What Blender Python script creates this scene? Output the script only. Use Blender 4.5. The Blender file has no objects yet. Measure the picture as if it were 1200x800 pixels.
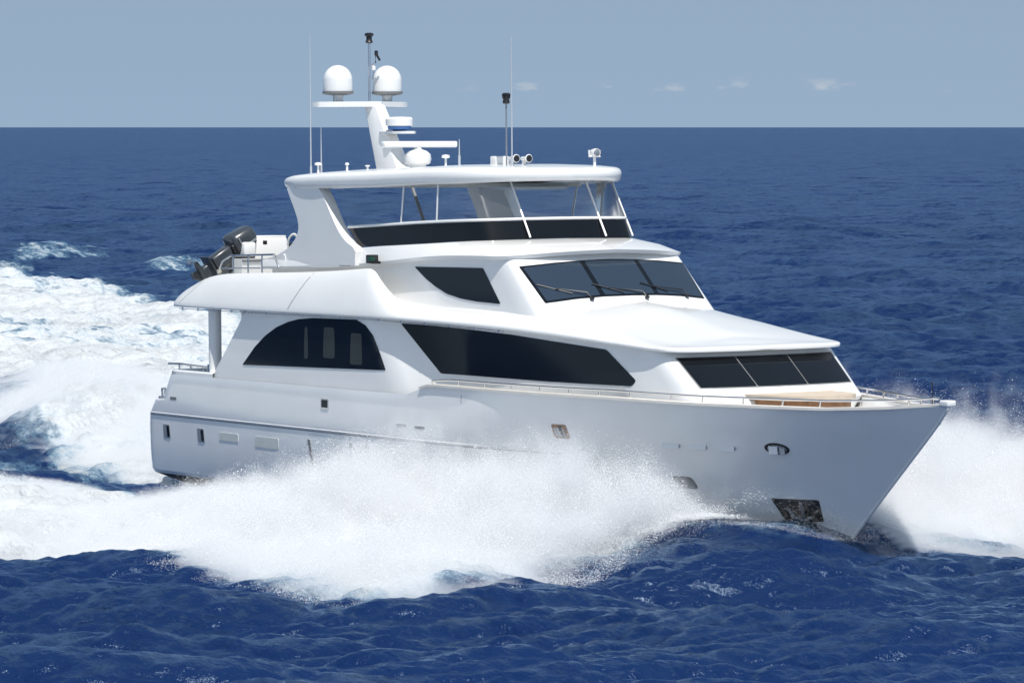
import bpy, bmesh, math, random
import numpy as np
from mathutils import Vector
from mathutils.geometry import delaunay_2d_cdt
from mathutils.bvhtree import BVHTree

random.seed(7)
RNG = np.random.default_rng(11)
R = math.radians
scene = bpy.context.scene
COL = scene.collection

# ------------------------------------------------------------------ camera, sky, sun, exposure
CAM_XY = (88.134, -48.799)
CAM_H = 8.79
YAW = 57.396
cam_data = bpy.data.cameras.new('camera')
cam_data.sensor_width = 36.0
cam_data.lens = 36.0 * 4593.6 / 1200.0
cam_data.clip_start = 0.5
cam_data.clip_end = 200000.0
cam = bpy.data.objects.new('camera', cam_data)
COL.objects.link(cam)
cam.location = (CAM_XY[0], CAM_XY[1], CAM_H)
cam.rotation_euler = (R(90) - math.atan(251 / 4593.6), 0, R(YAW))
scene.camera = cam

SUN_VEC = Vector((0.42, -0.15, 0.90)).normalized()
sun_el = math.asin(SUN_VEC.z)
sun_az = math.atan2(SUN_VEC.x, SUN_VEC.y)          # clockwise from +Y

world = bpy.data.worlds.new('World')
scene.world = world
world.use_nodes = True
nt = world.node_tree
nt.nodes.clear()
w_out = nt.nodes.new('ShaderNodeOutputWorld')
w_bg = nt.nodes.new('ShaderNodeBackground')
w_bg.inputs['Strength'].default_value = 0.11
sky = nt.nodes.new('ShaderNodeTexSky')
sky.sky_type = 'NISHITA'
sky.sun_disc = False
sky.sun_elevation = sun_el
sky.sun_rotation = sun_az
sky.altitude = 0
sky.air_density = 1.0
sky.dust_density = 0.6
sky.ozone_density = 1.0
w_tc = nt.nodes.new('ShaderNodeTexCoord')
w_up = nt.nodes.new('ShaderNodeVectorMath'); w_up.operation = 'MULTIPLY_ADD'
w_up.inputs[1].default_value = (1, 1, 0.65); w_up.inputs[2].default_value = (0, 0, 0.33)          # the milky band right at the horizon lies below the sea line
nt.links.new(w_tc.outputs['Generated'], w_up.inputs[0])
nt.links.new(w_up.outputs[0], sky.inputs[0])
w_hs = nt.nodes.new('ShaderNodeHueSaturation')
w_hs.inputs['Saturation'].default_value = 0.74
nt.links.new(sky.outputs[0], w_hs.inputs['Color'])
# a few small fair-weather clouds low over the horizon
w_sep = nt.nodes.new('ShaderNodeSeparateXYZ')
nt.links.new(w_tc.outputs['Generated'], w_sep.inputs[0])
w_map = nt.nodes.new('ShaderNodeMapping')
w_map.inputs['Scale'].default_value = (95, 95, 300)
nt.links.new(w_tc.outputs['Generated'], w_map.inputs[0])
w_n = nt.nodes.new('ShaderNodeTexNoise')
w_n.inputs['Scale'].default_value = 1.0; w_n.inputs['Detail'].default_value = 6
nt.links.new(w_map.outputs[0], w_n.inputs['Vector'])
w_band = nt.nodes.new('ShaderNodeMapRange'); w_band.interpolation_type = 'SMOOTHSTEP'
w_band.inputs['From Min'].default_value = 0.0088; w_band.inputs['From Max'].default_value = 0.0094
nt.links.new(w_sep.outputs['Z'], w_band.inputs['Value'])
w_band2 = nt.nodes.new('ShaderNodeMapRange'); w_band2.interpolation_type = 'SMOOTHSTEP'
w_band2.inputs['From Min'].default_value = 0.0132; w_band2.inputs['From Max'].default_value = 0.0098
nt.links.new(w_sep.outputs['Z'], w_band2.inputs['Value'])
w_th = nt.nodes.new('ShaderNodeMapRange'); w_th.interpolation_type = 'SMOOTHSTEP'
w_th.inputs['From Min'].default_value = 0.53; w_th.inputs['From Max'].default_value = 0.68
w_th.inputs['To Max'].default_value = 0.42
nt.links.new(w_n.outputs['Fac'], w_th.inputs['Value'])
w_m1 = nt.nodes.new('ShaderNodeMath'); w_m1.operation = 'MULTIPLY'
w_m2 = nt.nodes.new('ShaderNodeMath'); w_m2.operation = 'MULTIPLY'
nt.links.new(w_band.outputs[0], w_m1.inputs[0]); nt.links.new(w_band2.outputs[0], w_m1.inputs[1])
w_side = nt.nodes.new('ShaderNodeVectorMath'); w_side.operation = 'DOT_PRODUCT'     # the bank lies towards the north-west
w_side.inputs[1].default_value = (math.cos(R(YAW)), math.sin(R(YAW)), 0)
nt.links.new(w_tc.outputs['Generated'], w_side.inputs[0])
w_sr = nt.nodes.new('ShaderNodeMapRange'); w_sr.interpolation_type = 'SMOOTHSTEP'
w_sr.inputs['From Min'].default_value = -0.02; w_sr.inputs['From Max'].default_value = 0.01
nt.links.new(w_side.outputs['Value'], w_sr.inputs['Value'])
w_m3 = nt.nodes.new('ShaderNodeMath'); w_m3.operation = 'MULTIPLY'
nt.links.new(w_m1.outputs[0], w_m3.inputs[0]); nt.links.new(w_sr.outputs[0], w_m3.inputs[1])
nt.links.new(w_m3.outputs[0], w_m2.inputs[0]); nt.links.new(w_th.outputs[0], w_m2.inputs[1])
w_mix = nt.nodes.new('ShaderNodeMix'); w_mix.data_type = 'RGBA'
w_mix.inputs[7].default_value = (4.6, 4.7, 4.8, 1)
nt.links.new(w_m2.outputs[0], w_mix.inputs[0])
w_tint = nt.nodes.new('ShaderNodeMix'); w_tint.data_type = 'RGBA'; w_tint.blend_type = 'MULTIPLY'
w_tint.inputs[0].default_value = 1.0
w_tint.inputs[7].default_value = (0.95, 1.005, 0.96, 1)          # a little more cyan than the clean-air model
nt.links.new(w_hs.outputs[0], w_tint.inputs[6])
nt.links.new(w_tint.outputs[2], w_mix.inputs[6])
nt.links.new(w_mix.outputs[2], w_bg.inputs['Color'])
nt.links.new(w_bg.outputs[0], w_out.inputs['Surface'])

sun_data = bpy.data.lights.new('sun', 'SUN')
sun_data.energy = 4.0
sun_data.angle = R(0.53)
sun_data.color = (1.0, 0.965, 0.91)
sun = bpy.data.objects.new('sun', sun_data)
COL.objects.link(sun)
sun.rotation_euler = (-SUN_VEC).to_track_quat('-Z', 'Y').to_euler()

scene.view_settings.view_transform = 'Standard'
scene.view_settings.look = 'None'
scene.view_settings.gamma = 1.0
scene.view_settings.exposure = 0.38
scene.cycles.use_denoising = True
scene.cycles.max_bounces = 10
scene.cycles.diffuse_bounces = 4
scene.cycles.glossy_bounces = 4
scene.cycles.transparent_max_bounces = 16
scene.cycles.volume_bounces = 6
scene.cycles.sample_clamp_direct = 2.2

# ------------------------------------------------------------------ materials
def new_mat(name):
    m = bpy.data.materials.new(name)
    m.use_nodes = True
    return m, m.node_tree, m.node_tree.nodes['Principled BSDF']

def simple(name, col, rough=0.4, metal=0.0, coat=0.0, ior=1.5, vary=0.05, scale=3.0, bump=0.0):
    m, t, b = new_mat(name)
    b.inputs['Roughness'].default_value = rough
    b.inputs['Metallic'].default_value = metal
    b.inputs['Coat Weight'].default_value = coat
    b.inputs['Coat Roughness'].default_value = 0.06
    b.inputs['IOR'].default_value = ior
    tc = t.nodes.new('ShaderNodeTexCoord')
    n = t.nodes.new('ShaderNodeTexNoise')
    n.inputs['Scale'].default_value = scale
    n.inputs['Detail'].default_value = 5
    t.links.new(tc.outputs['Object'], n.inputs['Vector'])
    r = t.nodes.new('ShaderNodeValToRGB')
    r.color_ramp.elements[0].position = 0.3
    r.color_ramp.elements[1].position = 0.7
    lo = [c * (1 - vary) for c in col]
    hi = [min(1, c * (1 + vary * 0.5)) for c in col]
    r.color_ramp.elements[0].color = (*lo, 1)
    r.color_ramp.elements[1].color = (*hi, 1)
    t.links.new(n.outputs['Fac'], r.inputs['Fac'])
    t.links.new(r.outputs[0], b.inputs['Base Color'])
    if bump:
        bp = t.nodes.new('ShaderNodeBump')
        bp.inputs['Strength'].default_value = bump
        bp.inputs['Distance'].default_value = 0.02
        n2 = t.nodes.new('ShaderNodeTexNoise')
        n2.inputs['Scale'].default_value = scale * 0.6
        n2.inputs['Detail'].default_value = 2
        t.links.new(tc.outputs['Object'], n2.inputs['Vector'])
        t.links.new(n2.outputs['Fac'], bp.inputs['Height'])
        t.links.new(bp.outputs[0], b.inputs['Normal'])
    return m

M = {}
M['gel'] = simple('white_gelcoat', (0.76, 0.76, 0.75), 0.25, coat=0.6, vary=0.03, scale=0.8, bump=0.05)
M['hullpaint'] = simple('hull_gelcoat', (0.78, 0.785, 0.785), 0.2, coat=0.9, vary=0.05, scale=0.6, bump=0.10)
M['cream'] = simple('cream_headliner', (0.72, 0.68, 0.60), 0.6, vary=0.03)
M['bottom'] = simple('antifouling', (0.03, 0.035, 0.05), 0.5)
M['dark'] = simple('tinted_glass', (0.005, 0.007, 0.010), 0.05, ior=1.38, vary=0.0)
M['shade'] = simple('interior_blind', (0.013, 0.020, 0.022), 0.5, vary=0.2)
M['pane'] = simple('windshield_glass', (0.014, 0.026, 0.044), 0.04, ior=2.0, vary=0.0)
M['black'] = simple('black_plastic', (0.012, 0.012, 0.014), 0.4)
M['rubber'] = simple('grey_rubber', (0.16, 0.165, 0.17), 0.55)
M['seam'] = simple('seam_and_shade_grey', (0.28, 0.29, 0.30), 0.6)
M['steel'] = simple('stainless_steel', (0.62, 0.62, 0.63), 0.18, metal=1.0, vary=0.02)
M['teak'] = simple('teak_wood', (0.30, 0.15, 0.07), 0.5, vary=0.25, scale=9)
M['tan'] = simple('tan_cushion', (0.52, 0.44, 0.35), 0.7, vary=0.08, scale=6)
M['caprail'] = simple('cap_rail', (0.74, 0.70, 0.64), 0.4, vary=0.05)
M['blue'] = simple('blue_band', (0.05, 0.16, 0.42), 0.35)
M['cowl'] = simple('outboard_grey', (0.035, 0.042, 0.05), 0.28, coat=0.5, vary=0.15)
M['silver'] = simple('brushed_grey', (0.33, 0.35, 0.37), 0.3, metal=0.6)
M['khaki'] = simple('khaki_canvas', (0.42, 0.40, 0.30), 0.8, vary=0.1, scale=8)
M['vent'] = simple('grey_green_vent', (0.58, 0.61, 0.58), 0.5, vary=0.1)
M['whip'] = simple('grey_fibreglass', (0.42, 0.45, 0.48), 0.4)
M['green'] = simple('green_lens', (0.005, 0.05, 0.03), 0.15)

def vinyl():
    m, t, b = new_mat('clear_vinyl')
    out = t.nodes['Material Output']
    tr = t.nodes.new('ShaderNodeBsdfTransparent')
    tr.inputs[0].default_value = (0.94, 0.95, 0.95, 1)
    gl = t.nodes.new('ShaderNodeBsdfGlossy')
    gl.inputs['Roughness'].default_value = 0.12
    df = t.nodes.new('ShaderNodeBsdfDiffuse')
    df.inputs[0].default_value = (0.75, 0.78, 0.8, 1)
    fr = t.nodes.new('ShaderNodeFresnel')
    fr.inputs[0].default_value = 1.12
    a = t.nodes.new('ShaderNodeMixShader')
    t.links.new(fr.outputs[0], a.inputs[0])
    t.links.new(tr.outputs[0], a.inputs[1])
    t.links.new(gl.outputs[0], a.inputs[2])
    c = t.nodes.new('ShaderNodeMixShader')
    n = t.nodes.new('ShaderNodeTexNoise')
    n.inputs['Scale'].default_value = 1.6
    mr = t.nodes.new('ShaderNodeMapRange')
    mr.inputs['From Min'].default_value = 0.35
    mr.inputs['From Max'].default_value = 0.75
    mr.inputs['To Min'].default_value = 0.02
    mr.inputs['To Max'].default_value = 0.05
    t.links.new(n.outputs['Fac'], mr.inputs['Value'])
    t.links.new(mr.outputs[0], c.inputs[0])
    t.links.new(a.outputs[0], c.inputs[1])
    t.links.new(df.outputs[0], c.inputs[2])
    t.links.new(c.outputs[0], out.inputs['Surface'])
    t.nodes.remove(b)
    return m
M['vinyl'] = vinyl()

def smoked():
    m, t, b = new_mat('smoked_acrylic')
    out = t.nodes['Material Output']
    tr = t.nodes.new('ShaderNodeBsdfTransparent')
    tr.inputs[0].default_value = (0.16, 0.18, 0.20, 1)
    b.inputs['Base Color'].default_value = (0.006, 0.008, 0.011, 1)
    b.inputs['Roughness'].default_value = 0.05
    mx = t.nodes.new('ShaderNodeMixShader')
    mx.inputs[0].default_value = 0.7
    t.links.new(tr.outputs[0], mx.inputs[1])
    t.links.new(b.outputs[0], mx.inputs[2])
    t.links.new(mx.outputs[0], out.inputs['Surface'])
    return m
M['smoked'] = smoked()

# ------------------------------------------------------------------ mesh helpers
GEO = {}

def link(name, verts, faces, mat, parent=None, smooth=38.0, recalc=True, slots=None):
    me = bpy.data.meshes.new(name)
    me.from_pydata([tuple(map(float, v)) for v in verts], [], [tuple(map(int, f)) for f in faces])
    if recalc:
        bm = bmesh.new()
        bm.from_mesh(me)
        bmesh.ops.remove_doubles(bm, verts=bm.verts, dist=1e-5)
        bmesh.ops.recalc_face_normals(bm, faces=bm.faces)
        bm.to_mesh(me)
        bm.free()
    me.materials.append(mat)
    if smooth:
        me.shade_smooth()
        me.set_sharp_from_angle(angle=R(smooth))
    o = bpy.data.objects.new(name, me)
    COL.objects.link(o)
    if parent:
        o.parent = parent
    GEO[o] = ([Vector(v.co) for v in me.vertices], [tuple(p.vertices) for p in me.polygons])
    return o

class MB:
    """collects simple shapes for ONE mesh object"""
    def __init__(s):
        s.v = []
        s.f = []
    def add(s, vs, fs):
        o = len(s.v)
        s.v += [tuple(v) for v in vs]
        s.f += [tuple(i + o for i in f) for f in fs]
        return s
    def box(s, c, d, bevel=0.0, taper=1.0):
        x, y, z = c
        a, b, h = d[0] / 2, d[1] / 2, d[2] / 2
        if bevel <= 0:
            vs = [(x + i * a * (taper if k > 0 else 1), y + j * b * (taper if k > 0 else 1), z + k * h)
                  for k in (-1, 1) for i, j in ((-1, -1), (1, -1), (1, 1), (-1, 1))]
            return s.add(vs, [(3, 2, 1, 0), (4, 5, 6, 7), (0, 1, 5, 4), (1, 2, 6, 5), (2, 3, 7, 6), (3, 0, 4, 7)])
        bm = bmesh.new()
        bmesh.ops.create_cube(bm, size=1)
        for v in bm.verts:
            q = taper if v.co.z > 0 else 1
            v.co = Vector((x + v.co.x * 2 * a * q, y + v.co.y * 2 * b * q, z + v.co.z * 2 * h))
        bmesh.ops.bevel(bm, geom=bm.edges[:], offset=bevel, segments=3, affect='EDGES', profile=0.5)
        bm.verts.index_update()
        s.add([v.co[:] for v in bm.verts], [[v.index for v in f.verts] for f in bm.faces])
        bm.free()
        return s
    def tube(s, pts, r, seg=8, cap=True):
        pts = [Vector(p) for p in pts]
        rs = r if hasattr(r, '__len__') else [r] * len(pts)
        vs = []
        n = len(pts)
        for i, p in enumerate(pts):
            t = (pts[min(i + 1, n - 1)] - pts[max(i - 1, 0)]).normalized()
            a = t.cross(Vector((0, 0, 1)))
            if a.length < 0.05:
                a = t.cross(Vector((0, 1, 0)))
            a.normalize()
            b = t.cross(a)
            for k in range(seg):
                q = 2 * math.pi * k / seg
                vs.append(p + (a * math.cos(q) + b * math.sin(q)) * rs[i])
        fs = [(i * seg + k, i * seg + (k + 1) % seg, (i + 1) * seg + (k + 1) % seg, (i + 1) * seg + k)
              for i in range(n - 1) for k in range(seg)]
        if cap:
            fs.append(tuple(range(seg))[::-1])
            fs.append(tuple((n - 1) * seg + k for k in range(seg)))
        return s.add(vs, fs)
    def lathe(s, c, prof, seg=28, axis='z'):
        vs = []
        for r, h in prof:
            for k in range(seg):
                q = 2 * math.pi * k / seg
                a, b = r * math.cos(q), r * math.sin(q)
                v = {'z': (a, b, h), 'x': (h, a, b), 'y': (a, h, b)}[axis]
                vs.append((c[0] + v[0], c[1] + v[1], c[2] + v[2]))
        n = len(prof)
        fs = [(i * seg + k, i * seg + (k + 1) % seg, (i + 1) * seg + (k + 1) % seg, (i + 1) * seg + k)
              for i in range(n - 1) for k in range(seg)]
        fs.append(tuple(range(seg))[::-1])
        fs.append(tuple((n - 1) * seg + k for k in range(seg)))
        return s.add(vs, fs)
    def prism(s, poly, a, b, axis='y'):
        n = len(poly)
        def P(p, h):
            return {'y': (p[0], h, p[1]), 'z': (p[0], p[1], h), 'x': (h, p[0], p[1])}[axis]
        vs = [P(p, a) for p in poly] + [P(p, b) for p in poly]
        fs = [tuple(range(n)), tuple(range(2 * n - 1, n - 1, -1))]
        fs += [(i, (i + 1) % n, n + (i + 1) % n, n + i) for i in range(n)]
        return s.add(vs, fs)
    def build(s, name, mat, parent=None, smooth=38.0):
        return link(name, s.v, s.f, mat, parent, smooth)

def chaikin(P, n=2, closed=False):
    P = np.asarray(P, float)
    for _ in range(n):
        if closed:
            Q = np.roll(P, -1, 0)
            P = np.stack([0.75 * P + 0.25 * Q, 0.25 * P + 0.75 * Q], 1).reshape(-1, P.shape[1])
        else:
            A = 0.75 * P[:-1] + 0.25 * P[1:]
            B = 0.25 * P[:-1] + 0.75 * P[1:]
            P = np.concatenate([P[:1], np.stack([A, B], 1).reshape(-1, P.shape[1]), P[-1:]])
    return P

def mirror_row(row):
    row = np.asarray(row, float)
    m = row[::-1].copy()
    m[:, 1] *= -1
    if abs(row[-1, 1]) < 1e-6:
        m = m[1:]
    return np.concatenate([row, m])

def grid_faces(nr, nc):
    return [(i * nc + j, i * nc + j + 1, (i + 1) * nc + j + 1, (i + 1) * nc + j) for i in range(nr - 1) for j in range(nc - 1)]

def loft(name, rows, mat, parent, iters=2, mirror=True, rowsmooth=0, endcap=False, smooth=38.0):
    rows = [chaikin(r, iters) for r in rows]
    A = np.stack(rows)
    if rowsmooth:
        A = chaikin(A.reshape(len(rows), -1), rowsmooth).reshape(-1, A.shape[1], 3)
    if mirror:
        A = np.stack([mirror_row(r) for r in A])
    nr, nc = A.shape[:2]
    f = grid_faces(nr, nc)
    if endcap:
        f.append(tuple(i * nc for i in range(nr)))
        f.append(tuple(i * nc + nc - 1 for i in range(nr))[::-1])
    return link(name, A.reshape(-1, 3), f, mat, parent, smooth)

def rounded(poly, r=0.06, n=4):
    out = []
    k = len(poly)
    for i in range(k):
        p = Vector(poly[i]); a = Vector(poly[i - 1]); b = Vector(poly[(i + 1) % k])
        da, db = (a - p), (b - p)
        la, lb = min(r, da.length * 0.45), min(r, db.length * 0.45)
        q0, q1 = p + da.normalized() * la, p + db.normalized() * lb
        for j in range(n + 1):
            t = j / n
            out.append(((1 - t) ** 2 * q0 + 2 * t * (1 - t) * p + t * t * q1)[:])
    return out

def panel(name, poly, target, mat, parent, side=-1, axis='y', off=0.012, step=0.22, depth=0.05, r=0.05, smooth=38.0):
    """a pane that follows the surface of `target`; poly in (x,z) for axis y, (y,z) for axis x"""
    bvh = BVHTree.FromPolygons(*GEO[target])
    poly = rounded(poly, r) if r else poly
    dense = []
    for i in range(len(poly)):
        a = Vector(poly[i]); b = Vector(poly[(i + 1) % len(poly)])
        k = max(1, int((b - a).length / step))
        for j in range(k):
            dense.append((a + (b - a) * j / k)[:])
    n = len(dense)
    P = np.array(dense)
    pts = [Vector(p) for p in dense]
    x0, y0 = P.min(0); x1, y1 = P.max(0)
    def inside(q):
        c = False
        for i in range(n):
            (ax, ay), (bx, by) = dense[i], dense[i - 1]
            if (ay > q[1]) != (by > q[1]) and q[0] < (bx - ax) * (q[1] - ay) / (by - ay) + ax:
                c = not c
        return c
    for gx in np.arange(x0 + step / 2, x1, step):
        for gy in np.arange(y0 + step / 2, y1, step):
            if inside((gx, gy)) and min((P[:, 0] - gx) ** 2 + (P[:, 1] - gy) ** 2) > (step * 0.4) ** 2:
                pts.append(Vector((gx, gy)))
    res = delaunay_2d_cdt(pts, [], [list(range(n))], 1, 1e-6)
    out = []
    for p in res[0]:
        if axis == 'y':
            o, d = Vector((p.x, side * 12, p.y)), Vector((0, -side, 0))
        else:
            o, d = Vector((40, p.x, p.y)), Vector((-1, 0, 0))
        hit, nrm, _, _ = bvh.ray_cast(o, d)
        if hit is None:
            hit, nrm, _, _ = bvh.find_nearest(Vector((p.x, side * 3, p.y)) if axis == 'y' else Vector((22, p.x, p.y)))
        if nrm.dot(d) > 0:
            nrm = -nrm
        out.append((hit + nrm * off, hit - nrm * depth))
    m = len(out)
    vs = [a for a, b in out] + [b for a, b in out]
    fs = [tuple(f) for f in res[2]] + [tuple(i + m for i in reversed(f)) for f in res[2]]
    cnt = {}
    for f in res[2]:
        for i in range(len(f)):
            e = (f[i], f[(i + 1) % len(f)])
            cnt[e] = cnt.get(e, 0) + 1
    for (a, b) in list(cnt):
        if (b, a) not in cnt:
            fs.append((b, a, a + m, b + m))
    return link(name, vs, fs, mat, parent, smooth)

def tag(o, label=None, cat=None, group=None, kind=None):
    for k, v in (('label', label), ('category', cat), ('group', group), ('kind', kind)):
        if v:
            o[k] = v
    return o

# ------------------------------------------------------------------ the yacht (boat frame: x forward, y port, z up, waterline at z=0)
TRIM = 0.01266
yacht = bpy.data.objects.new('motor_yacht', None)
COL.objects.link(yacht)
yacht.location = (8 - 8 * math.cos(TRIM), 0, -8 * math.sin(TRIM))
yacht.rotation_euler = (0, -TRIM, 0)
yacht.empty_display_size = 2
tag(yacht, 'large white motor yacht with black windows, flybridge and twin satellite domes, speeding through spray', 'yacht')

def I(x, *pairs):
    xs = [p[0] for p in pairs]; ys = [p[1] for p in pairs]
    return np.interp(x, xs, ys)

def stem_x(z):
    return 24.5 + 1.133 * z - 0.16 * np.clip(z - 2.6, 0, 1)
def transom_x(z):
    return I(z, (0.3, -0.3), (1.6, -0.28), (1.72, -0.2), (2.04, 0.08), (2.07, 0.52), (2.8, 0.95), (3.2, 1.2))
def half_beam(x, z, B):
    t = np.clip(z / 3.0, 0, 1)
    u = np.clip((stem_x(z) - x) / (15.0 - 2.6 * t), 0, 1)
    g = 1 - (1 - u) ** (1.5 + 0.55 * t)
    v = np.clip((x - transom_x(z)) / 0.45, 0, 1)
    q = 0.9 + 0.1 * np.sqrt(1 - (1 - v) ** 2)
    return B * g * q
def sheer_z(x):
    return I(x, (12.5, 2.72), (12.9, 2.76), (13.3, 2.93), (13.7, 2.97), (20, 2.96), (22.5, 2.92), (25.3, 2.91), (26.6, 2.97), (27.9, 3.08))

LEVELS = [(-0.8, 0.02), (-0.35, 1.6), (0.02, 2.7), (0.20, 3.16), (0.28, 3.22), (0.6, 3.26), (1.0, 3.28), (1.4, 3.29), (1.64, 3.295), (1.70, 3.298),
          (1.73, 3.305), (1.78, 3.31), (2.04, 3.31), (2.075, 3.31), (2.4, 3.31), (2.62, 3.30), (9.0, 3.29)]
S = np.concatenate([np.linspace(0, 0.03, 8)[:-1], np.linspace(0.03, 0.72, 42)[:-1], 1 - 0.28 * (1 - np.linspace(0, 1, 46)) ** 1.6])
rows = []
for z, B in LEVELS:
    zz = np.full_like(S, z)
    x = transom_x(z if z < 5 else 2.8) + S * (stem_x(z if z < 5 else 3.06) - transom_x(z if z < 5 else 2.8))
    if z > 5:
        zz = sheer_z(x)
    fade = np.clip((21.0 - x) / 4.0, 0, 1)
    Bx = 3.31 - (3.31 - B) * np.where((z > 0.9) & (z < 1.72), 0.45 + 0.55 * fade, 1.0)
    y = np.array([half_beam(a, b, c) for a, b, c in zip(x, zz, np.broadcast_to(Bx, x.shape))])
    y[-1] = 0.0
    rows.append(np.stack([x, -y, zz], 1))
A = np.stack([mirror_row(r) for r in rows])
nr, nc = A.shape[:2]
fcs = grid_faces(nr, nc)
fcs += [(i * nc, (i + 1) * nc, (i + 1) * nc + nc - 1, i * nc + nc - 1) for i in range(nr - 1)]
hull = link('hull', A.reshape(-1, 3), fcs, M['hullpaint'], yacht, smooth=24)
hull.data.materials.append(M['bottom'])
for p in hull.data.polygons:
    if p.center.z < (0.24 if p.center.x < 13 else 0.1):
        p.material_index = 1

def hull_side(x, z, out=0.0):
    B = 3.31 if z > 1.72 else 3.2
    return half_beam(x, z, B) + out

# fender rail along the knuckle, and a grey strip painted as the ledge's shade
xs = np.concatenate([np.linspace(-0.12, 0.4, 6), np.linspace(0.6, 20.5, 50)])
for s in (-1, 1):
    MB().tube([(x, s * (half_beam(x, 1.72, 3.31) - 0.002), 1.72) for x in xs], [0.014] * 45 + list(np.linspace(0.014, 0.004, 11)), 8).build('rub_rail', M['gel'], yacht)
    MB().tube([(x, s * (half_beam(x, 1.67, 3.29) - 0.008), 1.672) for x in xs[:-6]], 0.024, 6).build('knuckle_shade', M['seam'], yacht)

# decks inside the bulwarks
def inner(x, off):
    u = np.clip((27.62 - x) / 12.3, 0, 1)
    return np.maximum((3.29 - off * 0.6) * (1 - (1 - u) ** 2.05) - off * 0.4 * np.clip(u * 12, 0, 1), 0)
xs = np.concatenate([np.linspace(0.98, 20, 40), 27.62 - 7.62 * (1 - np.linspace(0, 1, 40)) ** 1.8])
r1 = np.stack([xs, -inner(xs, 0.17), sheer_z(xs) - 0.01], 1)
zdk = np.full_like(xs, 2.45) + I(xs, (20, 0), (26, 0.22))
yin = np.minimum(inner(xs, 0.19), np.maximum(np.array([half_beam(a, b, 3.28) for a, b in zip(xs, zdk)]) - 0.12, 0))
r2 = np.stack([xs, -yin, zdk], 1)
r3 = np.stack([xs, -yin * 0.5, np.full_like(xs, 2.46) + I(xs, (20, 0), (26, 0.22))], 1)
r4 = np.stack([xs, xs * 0, np.full_like(xs, 2.47) + I(xs, (20, 0), (26, 0.22))], 1)
loft('deck', [r1, r2, r3, r4], M['gel'], yacht, iters=0)

# cap rail on the bulwark
xo = np.concatenate([np.linspace(13.2, 20, 20), 27.93 - 7.93 * (1 - np.linspace(0, 1, 50)) ** 1.8])
def outer(x):
    return np.array([half_beam(a, 3.0, 3.31) for a in np.minimum(x, 27.90)])
u0 = np.stack([xo, -(outer(xo) + 0.02), sheer_z(xo) - 0.025], 1)
u1 = np.stack([xo, -(outer(xo) + 0.025), sheer_z(xo) + 0.03], 1)
xi = 13.2 + (xo - 13.2) * (27.6 - 13.2) / (27.93 - 13.2)
u2 = np.stack([xi, -inner(xi, 0.16), sheer_z(xi) + 0.035], 1)
u3 = np.stack([xi, -inner(xi, 0.16), sheer_z(xi) - 0.03], 1)
for u in (u0, u1, u2, u3):
    u[-1, 1] = 0
loft('cap_rail', [u0, u1, u2, u3], M['caprail'], yacht, iters=0)
MB().box((27.83, 0, 3.1), (0.28, 0.22, 0.13), 0.03).build('stem_head_fitting', M['gel'], yacht)
# stainless stem band
MB().tube([(stem_x(z) + 0.012, 0, z) for z in np.linspace(0.0, 2.95, 12)], 0.035, 8).build('stem_band', M['gel'], yacht)

# ------------------------------------------------------------------ main deck cabin
c_bot = [(3.12, -3.23, 2.5), (7, -3.24, 2.5), (10.6, -3.24, 2.5), (12.2, -3.23, 2.5), (12.95, -3.0, 2.5), (13.9, -2.7, 2.5), (16, -2.62, 2.5), (18.5, -2.46, 2.5),
         (20.3, -2.2, 2.5), (21.5, -1.95, 2.5), (22.4, -1.68, 2.5), (22.75, -1.4, 2.5), (22.95, -0.8, 2.5), (23.0, 0, 2.5)]
c_mid = [(3.45, -3.235, 2.9), (7, -3.24, 2.9), (10.6, -3.24, 2.9), (12.08, -3.22, 2.9), (12.8, -2.98, 2.9), (13.75, -2.69, 2.9), (16, -2.61, 2.9), (18.5, -2.50, 2.9),
         (20.3, -2.40, 2.9), (21.4, -2.32, 2.9), (22.3, -2.18, 2.94), (22.6, -1.88, 2.95), (22.72, -1.0, 2.96), (22.78, 0, 2.96)]
c_top = [(4.95, -3.2, 4.40), (7.5, -3.2, 4.40), (10.0, -3.2, 4.40), (10.95, -3.19, 4.40), (11.7, -2.98, 4.40), (13.0, -2.66, 4.38), (16, -2.55, 4.30), (18.3, -2.44, 4.17),
         (19.4, -2.38, 4.10), (19.9, -2.35, 4.06), (20.9, -2.31, 3.99), (21.25, -2.06, 3.95), (21.42, -1.0, 3.95), (21.48, 0, 3.95)]
c_m2 = [tuple(0.5 * (a + b) for a, b in zip(p, q)) for p, q in zip(c_mid, c_top)]
cabin = loft('main_cabin', [c_bot, c_mid, c_m2, c_top], M['gel'], yacht, iters=3, endcap=True, smooth=30)

SALOON = [(4.83, 3.09), (5.45, 3.55), (5.95, 3.83), (6.5, 4.05), (7.05, 4.19), (7.57, 4.27), (8.25, 4.315), (10.25, 4.335), (10.65, 4.22), (10.98, 4.0), (11.3, 3.6), (11.56, 3.22)]
SIDE = [(11.85, 4.29), (13.8, 4.23), (15.89, 4.15), (19.35, 3.94), (20.42, 3.32), (20.27, 3.20), (17.23, 3.18), (13.28, 3.20)]
for s in (-1, 1):
    w = panel('saloon_window', SALOON, cabin, M['dark'], cabin, s, r=0.04)
    w = panel('side_window', SIDE, cabin, M['dark'], cabin, s, r=0.07)
# pale blinds seen behind the arched saloon glass
for s in (-1, 1):
    for x0, x1, z1, z0 in ((7.85, 8.05, 4.1, 3.35), (8.75, 9.3, 4.12, 3.4), (10.0, 10.55, 4.02, 3.3)):
        panel('interior_curtain', [(x0, z0), (x0 + 0.02, z1), (x1 - 0.05, z1), (x1, z0)], cabin, M['shade'], cabin, s, off=0.016, r=0.08)

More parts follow.
